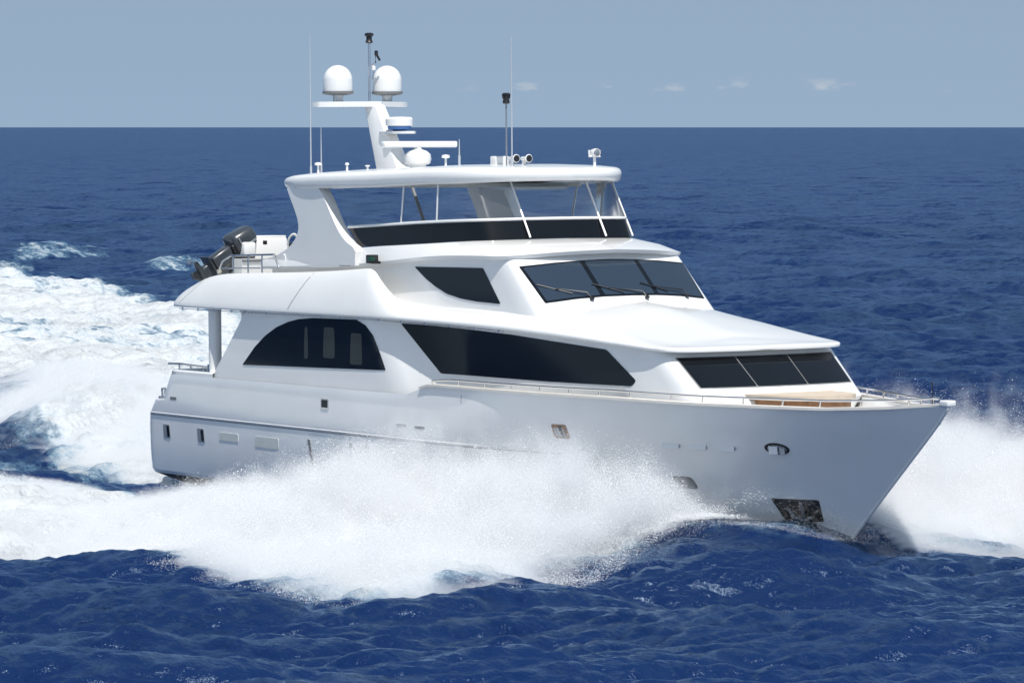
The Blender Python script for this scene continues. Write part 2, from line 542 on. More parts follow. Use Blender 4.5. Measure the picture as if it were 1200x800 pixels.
TY = 2.02
panel('trunk_window_frame', [(-2.03, 3.83), (2.03, 3.83), (1.97, 3.21), (-1.97, 3.21)], cabin, M['rubber'], cabin, axis='x', off=0.006, r=0.03)
for a, b in ((-2.0, -0.69), (-0.66, 0.66), (0.69, 2.0)):
    sa = 0.97
    panel('trunk_window', [(a, 3.81), (b, 3.81), (b * sa, 3.23), (a * sa, 3.23)], cabin, M['dark'], cabin, axis='x', r=0.03)

# ------------------------------------------------------------------ boat deck, side bulge and coachroof in one moulding
def stn(xe, ye, zb, xt, yt, zt, xi, yi, zi, xc, zc):
    """one station: lip underside, lip edge, lip top, bulge, top outer, top inner, inner, centre"""
    lt = zb + 0.085
    b1 = (xe + (xt - xe) * 0.12, ye - (ye - yt) * 0.2, lt + (zt - lt) * 0.36)
    b2 = (xe + (xt - xe) * 0.45, ye - (ye - yt) * 0.6, lt + (zt - lt) * 0.80)
    return [(xe, -(ye - 0.35), zb + 0.005), (xe, -(ye - 0.02), zb), (xe, -ye, zb + 0.02), (xe, -ye, lt), (b1[0], -b1[1], b1[2]), (b2[0], -b2[1], b2[2]),
            (xt, -yt, zt), (xi, -yi, zi), (xc, 0, zc)]
ST = [
    stn(0.75, 2.75, 4.40, 0.95, 2.65, 4.56, 1.1, 2.4, 4.56, 1.1, 4.58),
    stn(0.95, 3.10, 4.40, 1.2, 2.85, 4.70, 1.3, 2.6, 4.58, 1.3, 4.60),
    stn(1.5, 3.28, 4.40, 1.75, 2.95, 4.93, 1.8, 2.75, 4.60, 1.8, 4.60),
    stn(2.9, 3.33, 4.40, 2.9, 2.96, 5.26, 2.9, 2.80, 4.62, 2.9, 4.62),
    stn(4.5, 3.34, 4.40, 4.5, 2.95, 5.34, 4.5, 2.79, 4.62, 4.5, 4.62),
    stn(7.0, 3.34, 4.40, 7.0, 2.94, 5.40, 7.0, 2.78, 4.62, 7.0, 4.62),
    stn(9.0, 3.34, 4.40, 9.0, 2.93, 5.48, 9.0, 2.77, 4.62, 9.0, 4.62),
    stn(10.3, 3.34, 4.40, 10.2, 2.93, 5.56, 10.2, 2.76, 4.62, 10.2, 4.62),
    stn(11.0, 3.34, 4.40, 10.6, 2.92, 5.57, 10.6, 2.74, 4.62, 10.75, 4.62),
    stn(11.6, 3.33, 4.39, 10.95, 2.88, 5.2, 11.1, 2.70, 4.62, 11.1, 4.62),
    stn(12.1, 3.30, 4.38, 11.4, 2.78, 4.82, 11.8, 2.55, 4.64, 11.8, 4.64),
    stn(12.9, 3.20, 4.36, 12.7, 2.66, 4.71, 12.7, 2.42, 4.68, 12.7, 4.64),
    stn(14.0, 3.06, 4.33, 14.0, 2.56, 4.66, 14.0, 2.40, 4.66, 14.0, 4.64),
    stn(15.5, 2.90, 4.28, 15.5, 2.48, 4.61, 15.5, 2.20, 4.65, 15.5, 4.8),
    stn(16.8, 2.78, 4.22, 16.8, 2.36, 4.55, 16.7, 1.75, 4.74, 16.8, 4.92),
    stn(18.3, 2.66, 4.14, 18.3, 2.2, 4.42, 18.2, 1.5, 4.57, 18.3, 4.70),
    stn(19.7, 2.53, 4.05, 19.7, 2.05, 4.26, 19.5, 1.3, 4.36, 19.5, 4.44),
    stn(20.8, 2.43, 3.98, 20.6, 1.95, 4.13, 20.3, 1.1, 4.24, 20.2, 4.30),
    stn(21.35, 2.33, 3.945, 21.1, 1.85, 4.06, 20.7, 0.9, 4.17, 20.5, 4.23),
    stn(21.6, 2.05, 3.935, 21.35, 1.6, 4.05, 20.95, 0.8, 4.13, 20.65, 4.19),
    stn(21.72, 1.2, 3.935, 21.45, 0.95, 4.06, 21.05, 0.5, 4.13, 20.8, 4.17),
    stn(21.78, 0.4, 3.935, 21.5, 0.3, 4.06, 21.1, 0.15, 4.13, 20.9, 4.15)]
front = [(21.45, 0, 3.94), (21.77, 0, 3.935), (21.79, 0, 3.955), (21.79, 0, 4.02), (21.74, 0, 4.035), (21.6, 0, 4.05), (21.5, 0, 4.06), (21.1, 0, 4.13), (20.9, 0, 4.15)]
# front lip: push the underside rows inboard (aft) instead of towards the centre line
for k in (18, 19, 20, 21):
    x, y, z = ST[k][0]
    ST[k][0] = (x - 0.3, y, z)
ST.append(front)
rows = [[st[k] for st in ST] for k in range(9)]
boat_deck = loft('boat_deck', rows, M['gel'], yacht, iters=2, rowsmooth=1, smooth=50)
# soffit closing the overhang from below
sx = np.linspace(0.8, 12.5, 24)
sw = I(sx, (0.75, 2.5), (1.5, 3.05), (2.9, 3.08), (12.5, 3.0))
loft('soffit', [np.stack([sx, -sw, sx * 0 + 4.404], 1), np.stack([sx, sw, sx * 0 + 4.404], 1)], M['gel'], yacht, iters=0, mirror=False)
# slim hand rail with brackets under the lip
for s in (-1, 1):
    hr = MB()
    ex = np.linspace(1.6, 16.0, 40)
    ey = I(ex, (0.95, 3.10), (1.5, 3.28), (2.9, 3.33), (11.6, 3.33), (12.1, 3.30), (12.9, 3.20), (14.0, 3.06), (15.5, 2.90), (16.8, 2.78)) - 0.03
    ez = I(ex, (11, 4.40), (12.9, 4.36), (14.0, 4.33), (15.5, 4.28), (16.8, 4.22)) - 0.03
    hr.tube([(a, s * b, c) for a, b, c in zip(ex, ey, ez)], 0.009, 6)
    for q in np.linspace(1.8, 15.8, 17):
        b = np.interp(q, ex, ey); c = np.interp(q, ex, ez)
        hr.tube([(q, s * b, c + 0.03), (q, s * b, c - 0.03)], 0.022, 8)
    hr.build('hand_rail', M['steel'], yacht)
# joint lines of the moulding
def seam(p0, p1, target, parent, s):
    (x0, z0), (x1, z1) = p0, p1
    w = 0.018
    return panel('seam', [(x0 - w, z0), (x0 + w, z0), (x1 + w, z1), (x1 - w, z1)], target, M['seam'], parent, s, off=0.003, depth=0.01, r=0, step=0.12)
for s in (-1, 1):
    seam((1.6, 4.5), (2.45, 5.02), boat_deck, boat_deck, s)
    seam((7.25, 4.5), (7.95, 5.36), boat_deck, boat_deck, s)

# support posts at the after corners of the cockpit
for s in (-1, 1):
    MB().tube([(3.0, s * 3.0, 2.6), (3.0, s * 3.0, 4.42)], 0.16, 20).build('support_post', M['gel'], yacht)
# bulkhead and cockpit settee seen from aft
MB().box((4.6, 0, 3.42), (0.12, 6.2, 1.95)).build('aft_bulkhead', M['gel'], yacht)
# cockpit coaming between the house and the transom
cx_ = np.linspace(0.95, 3.4, 10)
for s in (-1, 1):
    rr = [np.stack([cx_, s * (np.array([half_beam(a, 2.72, 3.29) for a in cx_]) - o), cx_ * 0 + z], 1) for o, z in ((0.0, 2.70), (0.0, 2.80), (0.03, 2.83), (0.2, 2.83), (0.2, 2.5))]
    nr_, nc_ = 5, 10
    link('cockpit_coaming', np.stack(rr).reshape(-1, 3), grid_faces(nr_, nc_), M['gel'], yacht, 30)
    rb = MB()
    rb.tube([(0.72, s * 3.1, 2.96), (1.4, s * 3.13, 2.98), (3.05, s * 3.13, 2.94)], 0.026, 8)
    for x in (1.35, 1.95, 2.6):
        rb.tube([(x, s * 3.13, 2.82), (x, s * 3.13, 2.97)], 0.022, 8)
    rb.tube([(2.95, s * 3.13, 2.8), (2.95, s * 3.13, 3.02)], 0.06, 10)
    rb.build('cockpit_rail', M['steel'], yacht)
    q = MB()
    q.tube([(0.16, s * 3.0, 2.05), (0.16, s * 3.0, 2.3), (0.38, s * 3.03, 2.32), (0.40, s * 3.03, 2.07)], 0.03, 8)
    q.box((0.28, s * 3.02, 2.085), (0.34, 0.14, 0.06), 0.015)
    q.build('stern_cleat', M['steel'], yacht)
MB().box((0.62, 0, 2.45), (0.12, 5.6, 0.72), 0.04).build('transom_bulwark', M['gel'], yacht)

# ------------------------------------------------------------------ pilothouse
p_bot = [(8.6, -2.42, 4.45), (12, -2.42, 4.45), (14.2, -2.42, 4.45), (15.6, -2.42, 4.45), (16.45, -2.42, 4.45), (16.9, -2.34, 4.45), (17.1, -2.0, 4.45), (17.3, -1.1, 4.45), (17.42, 0, 4.45)]
p_top = [(8.6, -2.36, 5.9), (11.5, -2.36, 5.9), (13.2, -2.36, 5.9), (14.2, -2.36, 5.9), (14.85, -2.36, 5.9), (15.28, -2.28, 5.9), (15.46, -1.98, 5.9), (15.66, -1.1, 5.9), (15.78, 0, 5.9)]
p_mid = [tuple(0.5 * (a + b) for a, b in zip(p, q)) for p, q in zip(p_bot, p_top)]
pilothouse = loft('pilothouse', [p_bot, p_mid, p_top], M['gel'], yacht, iters=3, smooth=30)
PHW = [(11.5, 5.56), (14.43, 5.58), (15.2, 4.80), (14.2, 4.83), (13.55, 4.88), (12.95, 4.97), (12.45, 5.12), (12.0, 5.3)]
for s in (-1, 1):
    panel('pilothouse_window', PHW, pilothouse, M['dark'], pilothouse, s, r=0.05)
ws = [(-2.13, 4.84), (-1.4, 4.92), (-0.7, 4.96), (0, 4.97), (0.7, 4.96), (1.4, 4.92), (2.13, 4.84), (2.2, 5.63), (1.4, 5.7), (0.7, 5.74), (0, 5.76), (-0.7, 5.74), (-1.4, 5.7), (-2.2, 5.63)]
panel('windshield_frame', ws, pilothouse, M['dark'], pilothouse, axis='x', off=0.008, r=0.03)
for pts in ([(-2.07, 4.885), (-1.4, 4.955), (-0.78, 4.99), (-0.78, 5.71), (-1.4, 5.665), (-2.14, 5.595)],
            [(-0.66, 4.995), (0, 5.005), (0.66, 4.995), (0.66, 5.715), (0, 5.73), (-0.66, 5.715)],
            [(0.78, 4.99), (1.4, 4.955), (2.07, 4.885), (2.14, 5.595), (1.4, 5.665), (0.78, 5.71)]):
    panel('windshield_pane', pts, pilothouse, M['pane'], pilothouse, axis='x', off=0.014, r=0.03)
def on_windshield(y, z, out):
    bvh = BVHTree.FromPolygons(*GEO[pilothouse])
    h, n, _, _ = bvh.ray_cast(Vector((40, y, z)), Vector((-1, 0, 0)))
    if n.x < 0:
        n = -n
    return h + n * out
for y0, y1 in ((-1.05, -1.75), (0.35, -0.5), (1.55, 0.75)):
    wp = MB()
    a = on_windshield(y0, 4.90, 0.05); b = on_windshield(y0 - 0.05 * np.sign(y0 - y1), 5.02, 0.06); c = on_windshield(y1, 5.12, 0.05)
    wp.tube([a, b, c], [0.018, 0.014, 0.009], 6)
    d = on_windshield(y1 + 0.33, 5.02, 0.03); e = on_windshield(y1 - 0.33, 5.22, 0.03)
    wp.tube([d, e], 0.014, 6)
    wp.lathe(a - Vector((0, 0, 0.03)), [(0.05, 0), (0.055, 0.04), (0.02, 0.06)], 12)
    wp.build('windshield_wiper', M['black'], pilothouse)

# ------------------------------------------------------------------ flybridge
def frow(side_aft, pts):
    return side_aft + pts
f0 = [(4.9, -2.3, 5.42), (7, -2.3, 5.46), (9.6, -2.3, 5.54), (12.4, -2.3, 5.78), (14.0, -2.3, 5.80), (14.9, -2.25, 5.80), (15.2, -1.9, 5.82), (15.5, -1.0, 5.88), (15.6, 0, 5.91)]
f1 = [(4.9, -2.70, 5.40), (7, -2.68, 5.44), (9.6, -2.52, 5.52), (12.4, -2.5, 5.76), (14.3, -2.5, 5.78), (15.2, -2.46, 5.77), (15.58, -2.05, 5.80), (15.9, -1.1, 5.87), (16.05, 0, 5.90)]
f2 = [(4.9, -2.72, 5.46), (7, -2.70, 5.50), (9.6, -2.54, 5.60), (12.4, -2.53, 5.83), (14.35, -2.53, 5.86), (15.26, -2.49, 5.85), (15.63, -2.07, 5.88), (15.95, -1.1, 5.95), (16.1, 0, 5.98)]
f3 = [(4.9, -2.70, 5.56), (7, -2.67, 5.64), (9.3, -2.5, 5.80), (12.2, -2.44, 5.95), (13.9, -2.36, 6.02), (14.7, -2.27, 6.03), (15.05, -1.9, 6.06), (15.3, -1.05, 6.11), (15.42, 0, 6.13)]
f4 = [(4.9, -2.68, 5.62), (7, -2.63, 5.76), (9.1, -2.47, 5.97), (11.8, -2.33, 6.08), (13.3, -2.18, 6.15), (13.85, -2.08, 6.17), (14.08, -1.8, 6.18), (14.25, -1.0, 6.19), (14.32, 0, 6.20)]
f5 = [(5.0, -2.5, 5.64), (7, -2.48, 5.77), (9.1, -2.36, 5.98), (11.8, -2.22, 6.09), (13.2, -2.07, 6.16), (13.75, -1.96, 6.18), (13.96, -1.7, 6.19), (14.12, -0.95, 6.2), (14.18, 0, 6.21)]
f6 = [(5.0, -2.48, 5.3), (7, -2.46, 5.3), (9.1, -2.34, 5.3), (11.8, -2.2, 5.3), (13.2, -2.05, 5.3), (13.7, -1.94, 5.3), (13.9, -1.68, 5.3), (14.05, -0.95, 5.3), (14.1, 0, 5.3)]
fly = loft('flybridge_coaming', [f0, f1, f2, f3, f4, f5, f6], M['gel'], yacht, iters=3, smooth=28)
dk = chaikin(f6, 2)
dk = np.stack([dk[:, 0], dk[:, 1], dk[:, 2] + 0.02], 1)
loft('flybridge_deck', [dk, np.stack([dk[:, 0], dk[:, 1] * 0, dk[:, 2]], 1)], M['gel'], yacht, iters=0)
# smoked windscreen
b0 = [(9.12, -2.455, 5.985), (10.5, -2.39, 6.03), (11.8, -2.325, 6.09), (13.3, -2.165, 6.16), (13.85, -2.06, 6.18), (14.06, -1.78, 6.19), (14.23, -1.0, 6.2), (14.30, 0, 6.21)]
b1 = [(8.62, -2.44, 6.42), (10.3, -2.385, 6.49), (11.6, -2.31, 6.55), (13.1, -2.15, 6.60), (13.65, -2.04, 6.61), (13.86, -1.76, 6.62), (14.02, -1.0, 6.63), (14.09, 0, 6.635)]
b0s, b1s = chaikin(b0, 3), chaikin(b1, 3)
b0i = b0s * np.array([1, 0.992, 1]) - np.array([0.02, 0, 0])
b1i = b1s * np.array([1, 0.992, 1]) - np.array([0.02, 0, 0])
loft('tinted_windscreen', [b0s, b1s, b1i, b0i], M['smoked'], fly, iters=0)
full = mirror_row(b1s)
MB().tube([tuple(v) for v in full + np.array([0, 0, 0.02])], 0.035, 8).build('windscreen_rail', M['gel'], fly)

# dark instrument shelf and helm seats behind the windscreen
MB().box((12.9, 0, 5.86), (0.7, 2.6, 1.0), 0.06).build('helm_console', M['black'], yacht)

# arch legs that carry the hardtop
LEG = [(4.75, 5.60), (5.35, 5.74), (5.81, 5.90), (6.15, 6.08), (6.36, 6.32), (6.36, 6.55), (6.18, 6.85), (5.95, 7.15), (5.78, 7.42), (7.2, 7.42), (7.42, 7.3), (7.66, 7.05), (7.9, 6.75), (8.2, 6.4), (8.55, 6.12), (9.05, 5.94), (9.3, 5.7), (9.3, 5.5), (4.75, 5.45)]
for s in (-1, 1):
    MB().prism(chaikin([(a + (0.28 if a > 4.8 and a < 9.2 else 0), b) for a, b in LEG], 1, True), s * 2.40, s * 2.675).build('arch_leg', M['gel'], yacht, 30)

# hardtop
plan = [(5.35, 0), (5.35, -1.5), (5.45, -2.35), (5.98, -2.70), (7.5, -2.76), (9.5, -2.68), (11.5, -2.52), (12.9, -2.28), (13.8, -1.85), (14.35, -1.1), (14.5, 0)]
pl = chaikin(plan, 3)
def zr(x):
    return I(x, (5.2, 7.47), (6, 7.53), (8, 7.57), (10, 7.60), (12, 7.66), (14.5, 7.68))
rows = []
cxp = 9.9
for f, dz, mode in ((0.0, -0.12, 0), (0.85, -0.17, 0), (0.955, -0.23, 0), (0.985, -0.20, 0), (1.0, -0.08, 0), (0.998, 0.04, 0), (0.985, 0.1, 0), (0.955, 0.14, 0), (0.85, 0.18, 0), (0.6, 0.22, 0), (0.0, 0.25, 0)):
    x = cxp + (pl[:, 0] - cxp) * (1 - (1 - f) * 0.55 if f > 0.9 else f)
    th = I(x, (5.2, 0.5), (6.5, 0.9), (8, 1.0), (13, 1.0), (14.5, 0.75))
    rows.append(np.stack([x, pl[:, 1] * f, zr(x) + dz * th], 1))
# front to aft ordering: plan starts on the centre line aft and ends on it forward
A = np.stack([np.concatenate([r, (r * np.array([1, -1, 1]))[::-1][1:-1]]) for r in rows])
nr, nc = A.shape[:2]
fc = [(i * nc + j, i * nc + (j + 1) % nc, (i + 1) * nc + (j + 1) % nc, (i + 1) * nc + j) for i in range(nr - 1) for j in range(nc)]
hardtop = link('hardtop', A.reshape(-1, 3), fc, M['gel'], yacht, 60)
MB().prism(chaikin([(7.2, -1.9), (12.2, -1.8), (12.9, -1.2), (12.9, 1.2), (12.2, 1.8), (7.2, 1.9)], 2, True), 7.36, 7.45, 'z').build('headliner', M['cream'], hardtop)

# clear curtains and their white battens
t1 = [(8.1, -2.45, 7.40), (10.3, -2.42, 7.42), (12.05, -2.34, 7.46), (12.75, -2.15, 7.50), (13.1, -2.0, 7.52), (13.3, -1.74, 7.54), (13.45, -1.0, 7.55), (13.5, 0, 7.55)]
v0 = np.array(b1) + np.array([0, 0, 0.05])
v1 = np.array(t1)
V0, V1 = mirror_row(chaikin(v0, 3)), mirror_row(chaikin(v1, 3))
cut = [0]
def near_y(y, xmin=13.0):
    d = [(abs(v[1] - y) + (5 if v[0] < xmin else 0), i) for i, v in enumerate(V0)]
    return min(d)[1]
def near_x(x, s):
    d = [(abs(v[0] - x) + (5 if v[1] * s < 0 else 0), i) for i, v in enumerate(V0)]
    return min(d)[1]
nV = len(V0)
idx = [0, near_x(10.85, -1), near_x(12.3, -1), near_y(-1.06), near_y(1.06), near_y(2.0), near_x(12.3, 1), near_x(10.85, 1), nV - 1]
for a, b in zip(idx[:-1], idx[1:]):
    n_ = b - a + 1
    mid = (V0[a:b + 1] + V1[a:b + 1]) / 2
    link('clear_curtain', np.concatenate([V0[a:b + 1], mid, V1[a:b + 1]]), grid_faces(3, n_), M['vinyl'], yacht, 60)
for i in idx[1:-1]:
    MB().tube([V0[i] - (V1[i] - V0[i]) * (0.5 if V0[i][0] > 13.2 else 0.02), V0[i], V1[i]], 0.024, 8).build('batten', M['gel'], yacht)
# thin inner struts on the port side
MB().tube([(4.95, 1.5, 7.42), (6.15, 1.5, 5.55)], 0.045, 8).build('inner_strut', M['rubber'], yacht)
# white helm visor seen under the hardtop
MB().prism(chaikin([(11.6, -1.0), (13.1, -1.1), (13.2, 1.1), (11.6, 1.0)], 2, True), 7.3, 7.37, 'z').build('helm_visor', M['gel'], hardtop)

# ------------------------------------------------------------------ mast and electronics
def beam(name, base, top, mat, parent):
    vs = [tuple(v) for v in base] + [tuple(v) for v in top]
    mb = MB().add(vs, [(3, 2, 1, 0), (4, 5, 6, 7), (0, 1, 5, 4), (1, 2, 6, 5), (2, 3, 7, 6), (3, 0, 4, 7)])
    bm = bmesh.new()
    V = [bm.verts.new(v) for v in mb.v]
    for f in mb.f:
        bm.faces.new([V[i] for i in f])
    bmesh.ops.recalc_face_normals(bm, faces=bm.faces)
    bmesh.ops.bevel(bm, geom=bm.edges[:], offset=0.05, segments=3, affect='EDGES', profile=0.5)
    bm.verts.index_update()
    r = link(name, [v.co[:] for v in bm.verts], [[v.index for v in f.verts] for f in bm.faces], mat, parent, 40)
    bm.free()
    return r
mast = beam('mast', [(6.2, -0.24, 7.7), (7.2, -0.20, 7.72), (7.2, 0.20, 7.72), (6.2, 0.24, 7.7)],
            [(5.5, -0.17, 9.36), (6.02, -0.14, 9.36), (6.02, 0.14, 9.36), (5.5, 0.17, 9.36)], M['gel'], yacht)
sp = chaikin([(5.98, 0), (5.85, -0.22), (5.26, -1.22), (5.16, -1.28), (4.85, -1.28), (5.2, -0.3), (5.22, 0), (5.2, 0.3), (4.85, 1.28), (5.16, 1.28), (5.26, 1.22), (5.85, 0.22)], 1, True)
MB().prism(sp, 9.31, 9.44, 'z').build('spreader', M['gel'], mast, 30)
for s in (-1, 1):
    c = (5.17, s * 0.7, 9.62)
    d = MB().lathe(c, [(0.30, 0.05), (0.355, 0.06), (0.36, 0.12), (0.358, 0.35)] + [(0.358 * math.cos(t), 0.35 + 0.365 * math.sin(t)) for t in np.linspace(0.12, 1.5, 10)], 32)
    dome = d.build('satellite_dome', M['gel'], mast, 50)
    MB().lathe(c, [(0.2, -0.02), (0.33, 0.0), (0.38, 0.02), (0.38, 0.075), (0.3, 0.08)], 32).build('dome_flange', M['rubber'], mast)
    MB().lathe(c, [(0.16, -0.2), (0.12, -0.14), (0.13, -0.02)], 20).build('dome_pedestal', M['gel'], mast)
pole = MB().tube([(5.5, 0, 9.4), (5.5, 0, 10.95)], 0.03, 10)
pole.tube([(5.5, 0, 10.3), (5.5, 0.18, 10.38), (5.5, 0.18, 10.6)], 0.018, 8)
pole.tube([(5.5, 0, 10.0), (5.5, 0.1, 10.0), (5.5, 0.12, 10.2)], 0.018, 8)
pole.build('mast_pole', M['steel'], mast)
MB().lathe((5.5, 0, 10.86), [(0.06, 0), (0.1, 0.03), (0.07, 0.08), (0.07, 0.16), (0.11, 0.19), (0.11, 0.24), (0.05, 0.26)], 16).build('anchor_light', M['black'], mast)
MB().lathe((5.5, 0.2, 10.55), [(0.02, 0), (0.05, 0.03), (0.04, 0.08), (0.05, 0.12), (0.02, 0.14)], 12).tube([(5.5, 0.2, 10.6), (5.5, 0.3, 10.45)], 0.03, 8).build('floodlight', M['black'], mast)
MB().lathe((5.5, 0.12, 10.2), [(0.02, 0), (0.05, 0.02), (0.05, 0.1), (0.02, 0.12)], 12).build('gps_mushroom', M['gel'], mast)
# drum radar on a bracket in front of the mast
MB().prism(chaikin([(6.1, -0.22), (7.15, -0.28), (7.5, -0.12), (7.5, 0.12), (7.15, 0.28), (6.1, 0.22)], 1, True), 8.64, 8.70, 'z').build('radar_bracket', M['gel'], mast, 30)
MB().lathe((6.9, 0, 8.82), [(0.28, 0.0), (0.335, 0.02), (0.34, 0.17), (0.30, 0.22), (0.1, 0.235)], 32).build('radar_drum', M['gel'], mast)
MB().lathe((6.9, 0, 8.70), [(0.14, 0.0), (0.16, 0.03), (0.27, 0.05), (0.29, 0.118)], 28).build('radar_base', M['blue'], mast)
# open array scanner on its pedestal
MB().lathe((7.75, 0, 7.8), [(0.2, 0), (0.2, 0.08), (0.3, 0.12), (0.33, 0.22), (0.31, 0.34), (0.22, 0.42), (0.1, 0.46), (0.08, 0.52)], 26).build('scanner_pedestal', M['gel'], yacht)
MB().box((7.75, 0.05, 8.38), (0.2, 2.05, 0.15), 0.04).build('radar_scanner', M['gel'], yacht)
# mushroom antennas and small aerials
def roof(x, y):
    bvh = BVHTree.FromPolygons(*GEO[hardtop])
    h = bvh.ray_cast(Vector((x, y, 12)), Vector((0, 0, -1)))[0]
    return h.z if h is not None else 7.6
def mushroom(x, y, h, r):
    z = roof(x, y) - 0.02
    MB().lathe((x, y, z), [(0.03, 0), (0.025, h * 0.75), (r, h * 0.8), (r * 0.9, h), (0.02, h * 1.05)], 16).build('mushroom_antenna', M['gel'], yacht)
mushroom(6.7, -2.15, 0.26, 0.09)
mushroom(7.9, -2.05, 0.2, 0.05)
mushroom(8.6, -1.9, 0.12, 0.06)
mushroom(9.35, -0.2, 0.3, 0.1)
def whip(x, y, top, r=0.02):
    z = roof(x, y) - 0.02
    w_ = MB().tube([(x, y, z), (x, y, z + 0.25)], r * 1.6, 8)
    w_.tube([(x, y, z + 0.25), (x, y, z + (top - z) * 0.55), (x, y, top)], [r, r * 0.8, r * 0.45], 8)
    w_.build('whip_antenna', M['whip'], yacht)
whip(6.0, -1.95, 11.05, 0.017)
whip(6.5, -1.95, 8.8, 0.015)
whip(11.25, -1.0, 8.47, 0.018)
whip(13.35, -0.9, 10.75, 0.017)
z = roof(13.15, -0.9) - 0.02
MB().tube([(13.12, -0.9, z), (13.12, -0.9, 9.3)], 0.02, 8).build('light_pole', M['silver'], yacht)
MB().lathe((13.12, -0.9, 9.25), [(0.06, 0), (0.085, 0.02), (0.07, 0.1), (0.09, 0.13), (0.1, 0.22), (0.06, 0.25)], 14).build('masthead_light', M['black'], yacht)
z = roof(12.3, -0.6)
MB().box((12.35, -0.6, z + 0.09), (0.26, 0.36, 0.2), 0.03).build('antenna_housing', M['gel'], yacht)
for k, y in enumerate((-0.72, -0.38)):
    hm = MB().lathe((13.2, y, z + 0.13), [(0.04, -0.25), (0.05, -0.1), (0.07, 0.0), (0.098, 0.05), (0.09, 0.055)], 18, 'x')
    hm.box((13.05, y, z + 0.04), (0.1, 0.06, 0.14))
    h_ = hm.build('loud_hailer', M['gel'], yacht)
    MB().lathe((13.2, y, z + 0.13), [(0.075, 0.056), (0.08, 0.065), (0.03, 0.07)], 16, 'x').build('hailer_mouth', M['black'], h_)
# searchlight near the front edge of the hardtop
z = roof(13.5, 1.25)
sl = MB().tube([(13.5, 1.25, z - 0.02), (13.5, 1.25, z + 0.2)], 0.035, 10)
sl.tube([(13.5, 1.10, z + 0.36), (13.5, 1.1, z + 0.22), (13.5, 1.4, z + 0.22), (13.5, 1.4, z + 0.36)], 0.025, 8)
sl.lathe((13.5, 1.25, z + 0.3), [(0.04, -0.13), (0.085, -0.08), (0.10, 0.06), (0.097, 0.09)], 20, 'x')
s_ = sl.build('searchlight', M['gel'], yacht)
MB().lathe((13.5, 1.25, z + 0.3), [(0.085, 0.091), (0.075, 0.1), (0.03, 0.105)], 18, 'x').build('searchlight_lens', M['silver'], s_)

# ------------------------------------------------------------------ hull fittings
def hull_panel(name, poly, mat, s=-1, off=0.012, r=0.03, parent=None, step=0.2, depth=0.04):
    return panel(name, poly, hull, mat, parent or hull, s, off=off, r=r, step=step, depth=depth)
def wedge(name, x, z, w, h, mat, s, out=0.06):
    bvh = BVHTree.FromPolygons(*GEO[hull])
    def P(a, b, o):
        p, n, _, _ = bvh.ray_cast(Vector((a, s * 12, b)), Vector((0, -s, 0)))
        if n.y * s < 0:
            n = -n
        return p + n * o
    k = 6
    top = [P(x - w / 2 + w * i / k, z + h / 2, 0.006) for i in range(k + 1)]
    bot = [P(x - w / 2 + w * i / k, z - h / 2, out) for i in range(k + 1)]
    bk = [P(x - w / 2 + w * i / k, z - h / 2, -0.02) for i in range(k + 1)]
    bt = [P(x - w / 2 + w * i / k, z + h / 2, -0.02) for i in range(k + 1)]
    A = np.array([bt, top, bot, bk])
    return link(name, A.reshape(-1, 3), grid_faces(4, k + 1), mat, hull, 20)
def rect(x, z, w, h, sl=0.0):
    return [(x - w / 2 - sl, z + h / 2), (x + w / 2 - sl, z + h / 2), (x + w / 2 + sl, z - h / 2), (x - w / 2 + sl, z - h / 2)]
